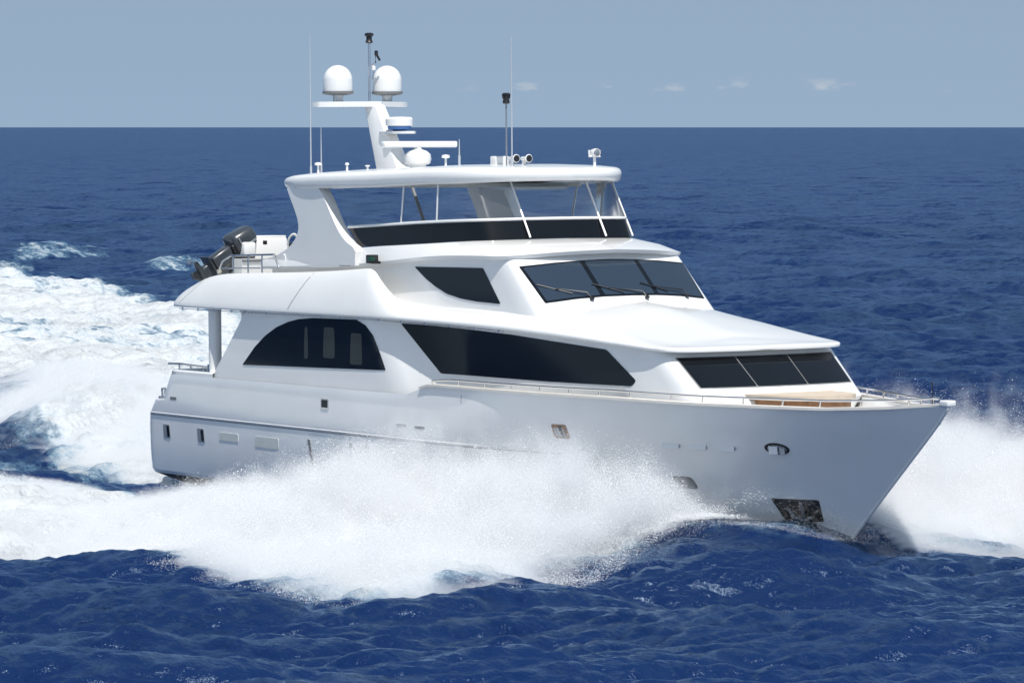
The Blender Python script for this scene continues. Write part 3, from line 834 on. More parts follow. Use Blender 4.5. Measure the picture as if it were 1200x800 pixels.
for s in (-1, 1):
    for x, z in ((0.95, 1.28), (2.76, 1.27)):
        f_ = hull_panel('porthole', rect(x, z, 0.34, 0.34, 0.02), M['silver'], s, 0.012)
        hull_panel('porthole_glass', rect(x + 0.08, z, 0.13, 0.28, 0.02), M['dark'], s, 0.018)
    hull_panel('side_vent', rect(4.2, 1.3, 0.95, 0.2), M['vent'], s, 0.01)
    hull_panel('side_vent', rect(6.1, 1.27, 1.15, 0.26), M['vent'], s, 0.01)
    hull_panel('drain_slot', rect(8.22, 1.15, 0.12, 0.62, 0.08), M['rubber'], s, 0.012)
    hull_panel('drain_slot', rect(10.13, 1.22, 0.14, 0.55, 0.04), M['seam'], s, 0.01)
    hull_panel('drain_slot', rect(10.87, 1.26, 0.14, 0.5, 0.04), M['seam'], s, 0.01)
    hull_panel('porthole_rim', rect(13.42, 1.25, 0.38, 0.28), M['seam'], s, 0.012, 0.1)
    hull_panel('hawse_hole', rect(8.94, 2.34, 0.36, 0.25), M['steel'], s, 0.012, 0.03)
    hull_panel('hawse_recess', rect(8.94, 2.34, 0.27, 0.18), M['black'], s, 0.02, 0.02)
    hull_panel('hawse_hole', rect(18.3, 2.17, 0.46, 0.3), M['teak'], s, 0.012, 0.05)
    hull_panel('hawse_recess', rect(18.27, 2.16, 0.3, 0.19), M['silver'], s, 0.02, 0.05)
    hull_panel('hawse_insert', [(18.30, 2.03), (18.38, 2.03), (18.38, 2.30), (18.30, 2.30)], M['black'], s, 0.026, 0.02)
    for x in (21.3, 21.97, 22.66):
        wedge('dash_plate', x, 2.01, 0.42, 0.065, M['gel'], s, 0.07)  # brightness of the dashes put into white colour and an upward tilt
    hull_panel('gate_seam', rect(14.95, 2.72, 0.025, 0.2), M['seam'], s, 0.004, 0, depth=0.01)
    hull_panel('name_mark', rect(12.4, 2.02, 0.42, 0.05), M['seam'], s, 0.008, 0.02)
    hull_panel('name_mark', rect(13.2, 2.0, 0.42, 0.06), M['rubber'], s, 0.008, 0.02)
    hull_panel('stern_mark', rect(1.35, 2.12, 0.32, 0.07), M['rubber'], s, 0.008, 0.02)
    hull_panel('hull_window', rect(21.2, 1.2, 0.5, 0.26, 0.03), M['dark'], s, 0.012, 0.1)
    # oval chrome hawse at the bow
    ov = [(23.86 + 0.28 * math.cos(t), 2.04 + 0.12 * math.sin(t)) for t in np.linspace(0, 2 * math.pi, 22)[:-1]]
    hull_panel('bow_hawse', ov, M['black'], s, 0.012, 0, step=0.1)
    ov = [(23.87 + 0.22 * math.cos(t), 2.035 + 0.088 * math.sin(t)) for t in np.linspace(0.0, 2 * math.pi, 22)[:-1]]
    hull_panel('bow_hawse_liner', ov, M['silver'], s, 0.02, 0, step=0.1)
    wedge('hawse_insert', 23.8, 2.045, 0.2, 0.13, M['gel'], s, 0.11)  # added white insert, stands in for the bright reflection in the chrome
    wedge('hawse_insert', 23.99, 2.03, 0.12, 0.12, M['silver'], s, 0.09)  # added grey insert, the duller half of that reflection
    # anchor pocket and anchor
    hull_panel('anchor_pocket', [(23.16, 0.96), (24.28, 0.98), (24.2, 0.52), (23.3, 0.48)], M['black'], s, 0.012, 0.04)
    bvh = BVHTree.FromPolygons(*GEO[hull])
    def on_hull(x, z, o):
        h, n, _, _ = bvh.ray_cast(Vector((x, s * 12, z)), Vector((0, -s, 0)))
        if n.y * s < 0:
            n = -n
        return h + n * o
    an = MB().tube([on_hull(23.86, 0.93, 0.05), on_hull(23.8, 0.52, 0.07)], 0.035, 8)
    an.tube([on_hull(23.5, 0.8, 0.05), on_hull(23.6, 0.6, 0.07), on_hull(23.8, 0.53, 0.07), on_hull(24.02, 0.64, 0.07)], [0.02, 0.05, 0.07, 0.03], 8)
    an.build('anchor', M['rubber'], hull)

# starboard and port sidelights on the flybridge side
for s, m in ((-1, M['green']), (1, M['teak'])):
    b_ = MB().box((10.2, s * 2.74, 5.72), (0.22, 0.22, 0.2), 0.02).box((10.18, s * 2.62, 5.64), (0.12, 0.2, 0.06)).build('sidelight', M['black'], yacht)
    MB().box((10.26, s * 2.8, 5.72), (0.14, 0.14, 0.1), 0.02).build('sidelight_lens', m, b_)
    MB().box((8.85, s * 2.68, 5.55), (0.5, 0.02, 0.012)).build('grab_handle', M['steel'], yacht)

# ------------------------------------------------------------------ rails
def rail_curve(off, n=60, x0=13.6, x1=27.45):
    x = x1 - (x1 - x0) * (1 - np.linspace(0, 1, n)) ** 1.6
    return np.stack([x, -inner(x, off), sheer_z(x) + I(x, (13.6, 0.10), (14.4, 0.145), (22, 0.16), (25, 0.17), (27.5, 0.14))], 1)
rc = rail_curve(0.08)
rl = MB()
fullr = mirror_row(np.concatenate([rc, [[27.5, 0, 3.17]]]))
rl.tube([tuple(v) for v in fullr], 0.022, 8)
for k in np.linspace(0, 1, 15):
    x = 13.7 + (27.0 - 13.7) * k ** 0.92
    i = int(np.argmin(abs(rc[:, 0] - x)))
    for s in (1, -1):
        q = rc[i]
        rl.tube([(q[0], s * q[1], q[2]), (q[0] - 0.03, s * q[1], sheer_z(q[0]) + 0.01)], 0.018, 8)
rl.build('bow_rail', M['steel'], yacht)
MB().tube([(27.35, 0, 3.0), (27.35, 0, 3.48)], 0.011, 8).lathe((27.35, 0, 3.48), [(0.011, 0), (0.02, 0.015), (0.01, 0.035)], 10).build('jackstaff', M['black'], yacht)

# bow settee and deck hatch in front of the trunk
st = MB().prism(chaikin([(22.3, -1.0), (23.5, -0.9), (23.95, -0.6), (24.05, 0), (23.95, 0.6), (23.5, 0.9), (22.3, 1.0)], 1, True), 2.5, 2.98, 'z').build('bow_settee', M['teak'], yacht, 30)
MB().prism(chaikin([(22.2, -1.15), (23.55, -1.0), (24.05, -0.65), (24.15, 0), (24.05, 0.65), (23.55, 1.0), (22.2, 1.15)], 1, True), 2.99, 3.09, 'z').build('settee_cushion', M['tan'], st, 30)
MB().lathe((26.3, 0, 2.66), [(0.18, 0), (0.18, 0.08), (0.1, 0.12), (0.12, 0.26), (0.17, 0.3), (0.08, 0.33)], 18).build('windlass', M['steel'], yacht)

# stainless rail round the tender stowage on the boat deck
for s in (-1, 1):
    rr = MB().tube([(2.9, s * 2.85, 5.26), (3.1, s * 2.82, 5.55), (3.5, s * 2.82, 5.70), (5.7, s * 2.82, 5.76), (5.9, s * 2.8, 5.45)], 0.026, 8)
    rr.tube([(3.0, s * 2.82, 5.38), (5.0, s * 2.82, 5.42)], 0.02, 8)
    for x in (3.65, 4.4, 5.1):
        rr.tube([(x, s * 2.82, 5.2), (x, s * 2.82, 5.72)], 0.02, 8)
    rr.build('boat_deck_rail', M['steel'], yacht)

# ------------------------------------------------------------------ tender stowed athwart the boat deck
def boat_point(p):
    c, q = math.cos(TRIM), math.sin(TRIM)
    return Vector((8 + (p[0] - 8) * c - p[2] * q, p[1], (p[0] - 8) * q + p[2] * c))
tender = bpy.data.objects.new('tender_boat', None)
COL.objects.link(tender)
tender.location = boat_point((1.8, -0.1, 4.62))
tender.rotation_euler = (0, -TRIM, 0)
tag(tender, 'small white tender with a tilted dark outboard stowed on the after boat deck', 'tender')
# local frame: x across the tender (yacht forward), y along it (bow to port)
ys = np.array([-1.9, -1.2, -0.4, 0.4, 1.1, 1.6, 1.95])
hwid = np.array([0.80, 0.85, 0.87, 0.82, 0.62, 0.36, 0.03])
keel = np.array([0.16, 0.14, 0.14, 0.16, 0.26, 0.45, 0.75])
gz = np.array([0.98, 0.98, 1.0, 1.04, 1.10, 1.15, 1.2])
rr_ = []
for fx, fz in ((0.0, 0.0), (0.8, 0.30), (0.97, 0.55), (1.0, 1.0), (0.9, 1.0), (0.84, 0.62), (0.0, 0.6)):
    rr_.append(np.stack([hwid * fx, ys, keel + (gz - keel) * fz], 1))
A = np.stack(rr_)
B_ = A * np.array([-1, 1, 1])
t_ = MB()
t_.add(A.reshape(-1, 3), grid_faces(7, 7)); t_.add(B_.reshape(-1, 3), grid_faces(7, 7))
t_.add([(hwid[0] * f * s_, ys[0], keel[0] + (gz[0] - keel[0]) * q) for s_, f, q in ((-1, 1.0, 1), (-1, 0.97, 0.55), (-1, 0.8, 0.3), (1, 0.0, 0), (1, 0.8, 0.3), (1, 0.97, 0.55), (1, 1, 1))], [tuple(range(7))])
t_.build('hull', M['gel'], tender, 40)
for s in (-1, 1):
    MB().tube([(s * (a + 0.01), b, c - 0.05) for a, b, c in zip(hwid, ys, gz)], 0.035, 8).build('rub_rail', M['rubber'], tender)
cs = MB().box((0.05, -0.85, 1.18), (0.85, 1.0, 0.62), 0.06, 0.9).box((0.05, -0.85, 1.5), (0.72, 0.86, 0.06), 0.02).build('console', M['gel'], tender)
MB().box((0.42, -1.05, 1.36), (0.06, 0.12, 0.1), 0.01).build('console_latch', M['black'], cs)
MB().box((0.05, -1.55, 1.2), (1.1, 0.34, 0.36), 0.06).build('stern_seat', M['gel'], tender)
for q in (0.2, -1.3):
    MB().box((0, q, 0.14), (1.5, 0.16, 0.3), 0.02).build('cradle', M['rubber'], tender)
# outboard, tilted up with its leg hanging out over the side
om = bpy.data.objects.new('outboard_motor', None)
COL.objects.link(om)
om.parent = tender
om.location = (0.1, -1.88, 1.02)
om.rotation_euler = (R(-58), 0, 0)
om.scale = (1.18, 1.15, 0.84)
MB().box((0, 0.0, 0.6), (0.62, 0.84, 0.86), 0.17, 0.86).build('cowl', M['cowl'], om, 60)
MB().box((0.28, -0.05, 0.62), (0.03, 0.06, 0.5), 0.008, 0.9).box((0.312, 0.0, 0.36), (0.02, 0.6, 0.05), 0.008).build('cowl_panel', M['silver'], om, 60)
MB().box((0, 0.02, 0.17), (0.42, 0.5, 0.16), 0.05).build('cowl_base', M['black'], om, 60)
lg = MB().box((0, 0, -0.25), (0.3, 0.5, 0.75), 0.08).box((0, 0.02, -0.78), (0.2, 0.4, 0.5), 0.06).box((0, -0.08, -0.72), (0.4, 0.5, 0.035), 0.012)
lg.lathe((0, -0.05, -1.05), [(0.02, 0.36), (0.09, 0.2), (0.1, -0.1), (0.06, -0.3)], 14, 'y')
lg.prism([(-0.18, -1.1), (0.12, -1.1), (-0.05, -1.38), (-0.2, -1.38)], -0.015, 0.015, 'x')
lg.build('gearcase', M['cowl'], om, 45)
pr = MB()
for k in range(3):
    q = 2 * math.pi * k / 3
    d = Vector((math.cos(q), 0, math.sin(q))); e = Vector((-math.sin(q), 0.5, math.cos(q))).normalized() * 0.09
    c = Vector((0, -0.42, -1.05))
    pr.add([c + d * 0.05 - e * 0.5, c + d * 0.05 + e * 0.5, c + d * 0.2 + e, c + d * 0.2 - e], [(0, 1, 2, 3)])
    pr.add([c + d * 0.05 - e * 0.5 + Vector((0, .012, 0)), c + d * 0.05 + e * 0.5 + Vector((0, .012, 0)), c + d * 0.2 + e + Vector((0, .012, 0)), c + d * 0.2 - e + Vector((0, .012, 0))], [(3, 2, 1, 0)])
pr.build('propeller', M['steel'], om, 40)
MB().box((0.0, 0.28, -0.1), (0.34, 0.2, 0.36), 0.04).tube([(-0.1, 0.3, 0.1), (-0.1, 0.55, 0.35)], 0.03, 8).tube([(0.1, 0.3, 0.1), (0.1, 0.55, 0.35)], 0.03, 8).build('clamp_bracket', M['black'], om, 45)
MB().box((0.0, 0.1, -0.42), (0.3, 0.1, 0.5), 0.03).build('canvas_strap', M['khaki'], om, 45)

# small gear standing by the foot of the arch
gear = bpy.data.objects.new('deck_gear', None)
COL.objects.link(gear)
gear.location = boat_point((4.45, -1.62, 4.62))
gear.rotation_euler = (0, -TRIM, 0)
tag(gear, 'black and white deck gear with a pale ring, beside the arch leg', 'deck gear')
MB().box((0.3, 0, 0.6), (0.9, 0.55, 1.2), 0.06).build('stand', M['gel'], gear)
q = np.linspace(0, 2 * math.pi, 25)
MB().tube([(0.02 + 0.07 * math.cos(a) + 0.08 * math.sin(a), 0.08 * math.cos(a), 1.42 + 0.18 * math.sin(a)) for a in q], 0.028, 8, False).build('ring', M['gel'], gear)
MB().box((0.35, 0, 1.30), (0.4, 0.4, 0.2), 0.05).tube([(0.2, 0, 1.2), (0.7, 0, 1.55)], 0.07, 8).build('pad', M['black'], gear)
MB().box((0.52, -0.22, 1.36), (0.14, 0.05, 0.14), 0.02).build('white_plate', M['gel'], gear)

# --- sea
# ------------------------------------------------------------------ the sea
def np_mesh(name, verts, faces, k, mat, smooth=True):
    me = bpy.data.meshes.new(name)
    me.vertices.add(len(verts))
    me.vertices.foreach_set('co', np.ascontiguousarray(verts, np.float32).ravel())
    me.loops.add(len(faces) * k)
    me.loops.foreach_set('vertex_index', np.ascontiguousarray(faces, np.int32).ravel())
    me.polygons.add(len(faces))
    me.polygons.foreach_set('loop_start', np.arange(0, len(faces) * k, k, dtype=np.int32))
    if smooth:
        me.polygons.foreach_set('use_smooth', np.ones(len(faces), bool))
    me.update()
    me.validate()
    me.materials.append(mat)
    o = bpy.data.objects.new(name, me)
    COL.objects.link(o)
    return o

def wave_tile(N, L, lam_min, lam_max, peak, wind, rms, seed, spread=2, slope=3.6):
    g = np.random.default_rng(seed)
    k1 = 2 * np.pi * np.fft.fftfreq(N, L / N)
    kx, ky = np.meshgrid(k1, k1, indexing='ij')
    k = np.hypot(kx, ky); k[0, 0] = 1
    c = (kx * math.cos(wind) + ky * math.sin(wind)) / k
    P = np.exp(-1 / (k * peak) ** 2) / k ** slope * (0.06 + np.abs(c) ** spread)
    P[(2 * np.pi / k < lam_min) | (2 * np.pi / k > lam_max)] = 0
    P[0, 0] = 0
    H = (g.normal(size=(N, N)) + 1j * g.normal(size=(N, N))) * np.sqrt(P)
    h = np.fft.ifft2(H).real
    s = rms / h.std()
    dx = np.fft.ifft2(-1j * H * kx / k).real
    dy = np.fft.ifft2(-1j * H * ky / k).real
    return h * s, dx * s, dy * s

def sample(T, L, x, y):
    N = T.shape[0]
    u = (x / L * N) % N; v = (y / L * N) % N
    i = np.floor(u).astype(int); j = np.floor(v).astype(int)
    a = u - i; b = v - j
    i0, i1, j0, j1 = i % N, (i + 1) % N, j % N, (j + 1) % N
    return (T[i0, j0] * (1 - a) + T[i1, j0] * a) * (1 - b) + (T[i0, j1] * (1 - a) + T[i1, j1] * a) * b

# periodic 3D noise (unit cell = 1) for the spray
g3 = np.fft.fftfreq(48, 1 / 48)
KX, KY, KZ = np.meshgrid(g3, g3, g3, indexing='ij')
K3 = np.sqrt(KX ** 2 + KY ** 2 + KZ ** 2); K3[0, 0, 0] = 1
F3 = np.fft.fftn(RNG.normal(size=(48, 48, 48))) * np.where(K3 < 14, K3 ** -1.9, 0)
F3[0, 0, 0] = 0
N3 = np.fft.ifftn(F3).real
N3 /= N3.std()
def noise3(x, y, z):
    u = [(np.asarray(a) * 48) % 48 for a in (x, y, z)]
    i = [np.floor(a).astype(int) for a in u]
    f = [a - b for a, b in zip(u, i)]
    out = 0
    for p in (0, 1):
        for q in (0, 1):
            for r in (0, 1):
                w = (f[0] if p else 1 - f[0]) * (f[1] if q else 1 - f[1]) * (f[2] if r else 1 - f[2])
                out = out + w * N3[(i[0] + p) % 48, (i[1] + q) % 48, (i[2] + r) % 48]
    return out

def sdist(poly, x, y):
    """signed distance to a polygon, positive inside"""
    d = np.full(x.shape, 1e9); ins = np.zeros(x.shape, bool)
    n = len(poly)
    for i in range(n):
        ax, ay = poly[i]; bx, by = poly[(i + 1) % n]
        ex, ey = bx - ax, by - ay
        t = np.clip(((x - ax) * ex + (y - ay) * ey) / (ex * ex + ey * ey), 0, 1)
        d = np.minimum(d, np.hypot(x - ax - t * ex, y - ay - t * ey))
        if by != ay:
            c = ((ay > y) != (by > y)) & (x < ex * (y - ay) / ey + ax)
            ins ^= c
    return np.where(ins, d, -d)

def sm(a, b, x):
    t = np.clip((x - a) / (b - a), 0, 1)
    return t * t * (3 - 2 * t)

# foam carpets, in metres around the yacht
STBD = [(21.0, -2.2), (24.2, -5.4), (26.2, -9.6), (27.0, -11.6), (25.6, -12.7), (21.0, -13.2), (17.5, -13.4), (13.0, -15.2), (4.0, -18.2), (-20, -26), (-70, -44),
        (-70, -28), (-20, -14.4), (-8, -10.2), (-1.4, -8.4), (5.9, -7.4), (9.5, -6.4), (12.0, -4.5), (16, -2.6)]
PORT = [(25.0, 1.2), (26.4, 3.0), (26.6, 9.0), (24.0, 13.5), (15.0, 16.0), (0, 17.5), (-20, 24), (-60, 34), (-110, 50.5), (-150, 58), (-260, 85), (-520, 160), (-520, 130), (-260, 60),
        (-130, 30), (-70, 15), (-40, 5), (-27, 0.4), (-17, -2.0), (-10, -2.9), (-5, -3.3), (-0.2, -3.6), (0, 0)]
WORN = [[(-47, 13), (-80, 26), (-78, 36), (-50, 24)], [(-84, 40), (-110, 46), (-108, 51), (-84, 45)], [(-28, 12), (-44, 18), (-43, 21), (-30, 16)]]
WISP = [[(-150, 64), (-175, 76), (-168, 79), (-150, 71)], [(-118, 60), (-128, 67), (-140, 70), (-126, 62)]]

T1 = wave_tile(512, 61.0, 0.35, 5.0, 0.6, R(152), 0.072, 3, 5, 2.8)
T2 = wave_tile(512, 290.0, 3.5, 80.0, 1.6, R(138), 0.20, 5, 4)

def boat_waves(x, y):
    """displacement of the surface by the hull, and how foamy it is"""
    ss = sdist(STBD, x, y); sp_ = sdist(PORT, x, y)
    h = np.zeros(x.shape)
    for s in (1, -1):
        a = np.clip(24.5 - x, 0, None)
        yr = s * (4.6 + 0.30 * a)
        w = 1.6 + 0.05 * a
        h += sm(23.5, 17.0, x) * 0.6 * np.exp(-a / 30) * np.exp(-((y - yr) / w) ** 2)
    # bow wave heaped in front of the stem
    h += 0.16 * np.exp(-((x - 25.5) / 3.0) ** 2 - ((np.abs(y) - 5) / 4) ** 2)
    # dark glassy curl climbing the forefoot before it breaks
    curl = np.exp(-((np.abs(y) - 0.35 - 0.37 * (24.8 - x)) / 0.95) ** 2) * sm(26.0, 23.6, x) * sm(15.5, 20.0, x)
    h += 0.62 * curl + 0.15 * np.exp(-((x - 23.5) / 2.6) ** 2 - ((np.abs(y) - 3.2) / 2.0) ** 2)
    # stern wave: hollow behind the transom, then the rooster bank
    h += -0.35 * np.exp(-((x + 2) / 3.0) ** 2 - (y / 3.2) ** 2)
    yc = np.interp(-x, [0, 10, 17, 27, 40, 70, 130], [0, 1.2, 3.2, 6.6, 11, 20, 36])
    h += 1.15 * np.exp(-((x + 15) / 11.0) ** 2) * np.exp(-((y - yc) / 3.0) ** 2)
    h += 0.3 * np.exp(-((x + 50) / 30.0) ** 2) * np.exp(-((y - yc) / 7.0) ** 2)
    h -= 0.38 * np.exp(-((x - 4) / 8.0) ** 2 - ((y + 4.6) / 1.8) ** 2)
    h -= 0.35 * np.exp(-((x + 17) / 12.0) ** 2 - ((y - yc + 7.2) / 2.4) ** 2)
    f = np.maximum(sm(-1.0, 1.4, ss), sm(-1.2, 1.8, sp_))
    for wsp in WISP:
        f = np.maximum(f, 0.46 * sm(-2.0, 1.2, sdist(wsp, x, y)))
    # thin lace thrown off between the two carpets, and worn patches in the old wake
    lace = sm(-5.5, -0.5, np.maximum(ss, sp_)) * 0.38 * sm(14, 2, x)
    f = np.maximum(f, lace)
    for wn in WORN:
        f = f - 0.16 * sm(-4.0, 2.5, sdist(wn, x, y))
    f = f - 0.6 * sm(-1.2, 1.4, sdist([(-31, 7.6), (-22, 4.2), (-15.5, 1.4), (-14, -0.6), (-17, -1.6), (-30, 1.0)], x, y))
    f = np.maximum(f, 0.30 * curl)
    old = 0.13 * sm(-12, -60, x) * (0.5 + 0.5 * np.sin(x * 0.09 + y * 0.16))
    f = f - np.where(sp_ > 0, old, 0)
    return h, np.clip(f, 0, 1)

def surface(x, y, r):
    """x, y, z, foam of the water at rest points x, y (r = distance from the camera)"""
    f1 = 1 - sm(150, 480, r); f2 = 1 - sm(700, 2600, r)
    a = [sample(t, 61.0, x, y) * f1 for t in T1]
    b = [sample(t, 290.0, x, y) * f2 for t in T2]
    near = (r < 420)
    h = np.zeros(x.shape); f = np.zeros(x.shape)
    h[near], f[near] = boat_waves(x[near], y[near])
    far = ~near
    ff = np.zeros(x.shape)
    ff[far] = sm(-3, 4, sdist(PORT, x[far], y[far])) * 0.75
    f = np.maximum(f, ff)
    inside = np.clip(f, 0, 1)
    rough = np.zeros(x.shape)
    rough[near] = (noise3(x[near] / 9, y[near] / 9, 0.3) * 0.10 + noise3(x[near] / 2.6, y[near] / 2.6, 0.7) * 0.055) * inside[near]
    # calm hull footprint: keep the waves from poking through the boat
    foot = sm(1.15, 0.85, np.hypot(np.clip(np.abs(x - 12) - 4, 0, None) / 9.5, y / 3.4))
    k = 1 - 0.75 * foot
    z = (a[0] + b[0]) * k + h + rough - 0.2 * foot * sm(20, 14, x)
    xx = x + (a[1] * 0.75 + b[1] * 0.6) * k
    yy = y + (a[2] * 0.75 + b[2] * 0.6) * k
    return xx, yy, z, f

az = np.concatenate([np.arange(0, 8.6, 0.03), 8.6 + 0.03 * 1.07 ** np.arange(1, 76) / 0.07 * 0.5])
az = az[az < 178]
az = np.concatenate([-az[::-1][:-1], az])
az = np.concatenate([[-180.0], az, [180.0]])
rad = [3.0, 8.0, 16.0, 24.0, 32.0, 38.0, 42.0]
while rad[-1] < 90000:
    r_ = rad[-1]
    rad.append(r_ + min(max(0.11, 0.75 * r_ * r_ / 34457), 0.05 * r_))
rad = np.array(rad)
A_, R_ = np.meshgrid(np.radians(az) , rad, indexing='xy')
th = R(YAW) + A_
X = CAM_XY[0] - np.sin(th) * R_
Y = CAM_XY[1] + np.cos(th) * R_
sh = X.shape
xx, yy, zz, ff = surface(X.ravel(), Y.ravel(), R_.ravel())
nr, nc = sh
ii = np.arange((nr - 1) * (nc - 1))
i_, j_ = ii // (nc - 1), ii % (nc - 1)
quads = np.stack([i_ * nc + j_, i_ * nc + j_ + 1, (i_ + 1) * nc + j_ + 1, (i_ + 1) * nc + j_], 1)[:, ::-1]

def sea_material():
    m, t, b = new_mat('sea_water')
    L = t.links.new
    N = t.nodes.new
    geo = N('ShaderNodeNewGeometry')
    at = N('ShaderNodeAttribute'); at.attribute_name = 'foam'
    def noise(scale, detail, rough=0.6, stretch=None):
        n = N('ShaderNodeTexNoise')
        n.inputs['Scale'].default_value = scale
        n.inputs['Detail'].default_value = detail
        n.inputs['Roughness'].default_value = rough
        if stretch:
            mp = N('ShaderNodeMapping')
            mp.inputs['Rotation'].default_value = (0, 0, R(stretch[0]))
            mp.inputs['Scale'].default_value = stretch[1]
            L(geo.outputs['Position'], mp.inputs['Vector'])
            L(mp.outputs[0], n.inputs['Vector'])
        else:
            L(geo.outputs['Position'], n.inputs['Vector'])
        return n.outputs['Fac']
    def math_(op, a, b_=None, clamp=False):
        q = N('ShaderNodeMath'); q.operation = op; q.use_clamp = clamp
        for k, v in enumerate((a, b_)):
            if v is None:
                continue
            if isinstance(v, (int, float)):
                q.inputs[k].default_value = v
            else:
                L(v, q.inputs[k])
        return q.outputs[0]
    def mrange(v, a, b_, c=0.0, d=1.0, smooth=True):
        q = N('ShaderNodeMapRange')
        q.interpolation_type = 'SMOOTHSTEP' if smooth else 'LINEAR'
        for k, w in zip(('From Min', 'From Max', 'To Min', 'To Max'), (a, b_, c, d)):
            q.inputs[k].default_value = w
        L(v, q.inputs['Value'])
        return q.outputs[0]
    # foam: coverage + broken edges, two sizes of noise, drawn out along the wake
    n1 = noise(0.55, 9, 0.66, (0, (0.45, 1.2, 1.0)))
    n2 = noise(2.8, 7, 0.7, (0, (0.6, 1.2, 1.0)))
    n0 = noise(0.13, 6, 0.6, (-17, (0.45, 1.3, 1.0)))
    nn = math_('ADD', math_('MULTIPLY', math_('SUBTRACT', n1, 0.5), 2.0), math_('MULTIPLY', math_('SUBTRACT', n2, 0.5), 1.0))
    nn = math_('ADD', nn, math_('MULTIPLY', math_('SUBTRACT', n0, 0.55), 1.5))
    cov = math_('ADD', at.outputs['Fac'], math_('MULTIPLY', nn, math_('SUBTRACT', 1.1, math_('MULTIPLY', at.outputs['Fac'], 0.35))))
    foam = mrange(cov, 0.40, 0.88)
    aer = mrange(cov, 0.18, 0.62)
    # only where there is some foam at all
    gate = mrange(at.outputs['Fac'], 0.10, 0.34)
    foam = math_('MULTIPLY', foam, gate)
    aer = math_('MULTIPLY', aer, gate)
    deep = N('ShaderNodeMix'); deep.data_type = 'RGBA'
    deep.inputs[6].default_value = (0.0024, 0.0102, 0.044, 1)
    deep.inputs[7].default_value = (0.0044, 0.0200, 0.084, 1)
    L(noise(0.035, 4, 0.6), deep.inputs[0])
    c1 = N('ShaderNodeMix'); c1.data_type = 'RGBA'
    c1.inputs[7].default_value = (0.13, 0.24, 0.32, 1)
    L(math_('MULTIPLY', aer, 0.75), c1.inputs[0]); L(deep.outputs[2], c1.inputs[6])
    c2 = N('ShaderNodeMix'); c2.data_type = 'RGBA'
    c2.inputs[7].default_value = (0.63, 0.66, 0.68, 1)
    L(foam, c2.inputs[0]); L(c1.outputs[2], c2.inputs[6])
    # ripples
    r1 = noise(1.1, 6, 0.62, (25, (0.7, 1.3, 1.0)))
    r2 = noise(5.0, 4, 0.6, (-15, (0.8, 1.3, 1.0)))
    r3 = noise(0.16, 5, 0.62, (30, (0.6, 1.3, 1.0)))
    hsum = math_('ADD', math_('ADD', math_('MULTIPLY', r1, 0.10), math_('MULTIPLY', r2, 0.06)), math_('MULTIPLY', r3, 0.25))
    hsum = math_('ADD', hsum, math_('MULTIPLY', math_('MULTIPLY', nn, foam), 0.22))
    bp = N('ShaderNodeBump')
    bp.inputs['Strength'].default_value = 1.0
    bp.inputs['Distance'].default_value = 1.0
    L(hsum, bp.inputs['Height'])
    def vnoise(scale, detail, st=(1.0, 0.62, 1)):
        n = N('ShaderNodeTexNoise')
        n.inputs['Scale'].default_value = scale; n.inputs['Detail'].default_value = detail; n.inputs['Roughness'].default_value = 0.65
        mp = N('ShaderNodeMapping'); mp.inputs['Rotation'].default_value = (0, 0, R(-140)); mp.inputs['Scale'].default_value = st
        L(geo.outputs['Position'], mp.inputs['Vector']); L(mp.outputs[0], n.inputs['Vector'])
        v = N('ShaderNodeVectorMath'); v.operation = 'SUBTRACT'; v.inputs[1].default_value = (0.5, 0.5, 0.5)
        L(n.outputs['Color'], v.inputs[0])
        return v.outputs[0]
    def vop(op, a, b_):
        v = N('ShaderNodeVectorMath'); v.operation = op
        L(a, v.inputs[0])
        if isinstance(b_, tuple): v.inputs[1].default_value = b_
        else: L(b_, v.inputs[1])
        return v.outputs[0]
    sl = vop('ADD', vop('MULTIPLY', vnoise(2.2, 5), (1.9, 1.9, 0)), vop('ADD', vop('MULTIPLY', vnoise(0.22, 5), (1.7, 1.7, 0)), vop('MULTIPLY', vnoise(0.045, 4, (1.0, 0.4, 1)), (0.9, 0.9, 0))))
    tot = vop('ADD', bp.outputs[0], sl)
    nz = N('ShaderNodeVectorMath'); nz.operation = 'NORMALIZE'
    L(tot, nz.inputs[0])
    dif = N('ShaderNodeBsdfDiffuse'); L(c2.outputs[2], dif.inputs['Color']); L(nz.outputs[0], dif.inputs['Normal'])
    glo = N('ShaderNodeBsdfGlossy'); glo.inputs['Roughness'].default_value = 0.24
    glo.inputs['Color'].default_value = (0.57, 0.78, 1, 1); L(nz.outputs[0], glo.inputs['Normal'])
    fr = N('ShaderNodeFresnel'); fr.inputs['IOR'].default_value = 1.333; L(nz.outputs[0], fr.inputs['Normal'])
    # self-shadowing of a rough sea keeps its mirror far below the flat-water value at grazing angles
    fc = math_('MINIMUM', math_('MULTIPLY', fr.outputs[0], 1.0), 0.47)
    fc = math_('MULTIPLY', fc, mrange(foam, 0, 1, 1.0, 0.15))
    mxs = N('ShaderNodeMixShader'); L(fc, mxs.inputs[0]); L(dif.outputs[0], mxs.inputs[1]); L(glo.outputs[0], mxs.inputs[2])
    L(mxs.outputs[0], t.nodes['Material Output'].inputs['Surface'])
    t.nodes.remove(b)
    return m
M['sea'] = sea_material()
water = np_mesh('water', np.stack([xx, yy, zz], 1), quads, 4, M['sea'])
fa = water.data.attributes.new('foam', 'FLOAT', 'POINT')
fa.data.foreach_set('value', ff.astype(np.float32))
tag(water, kind='structure')

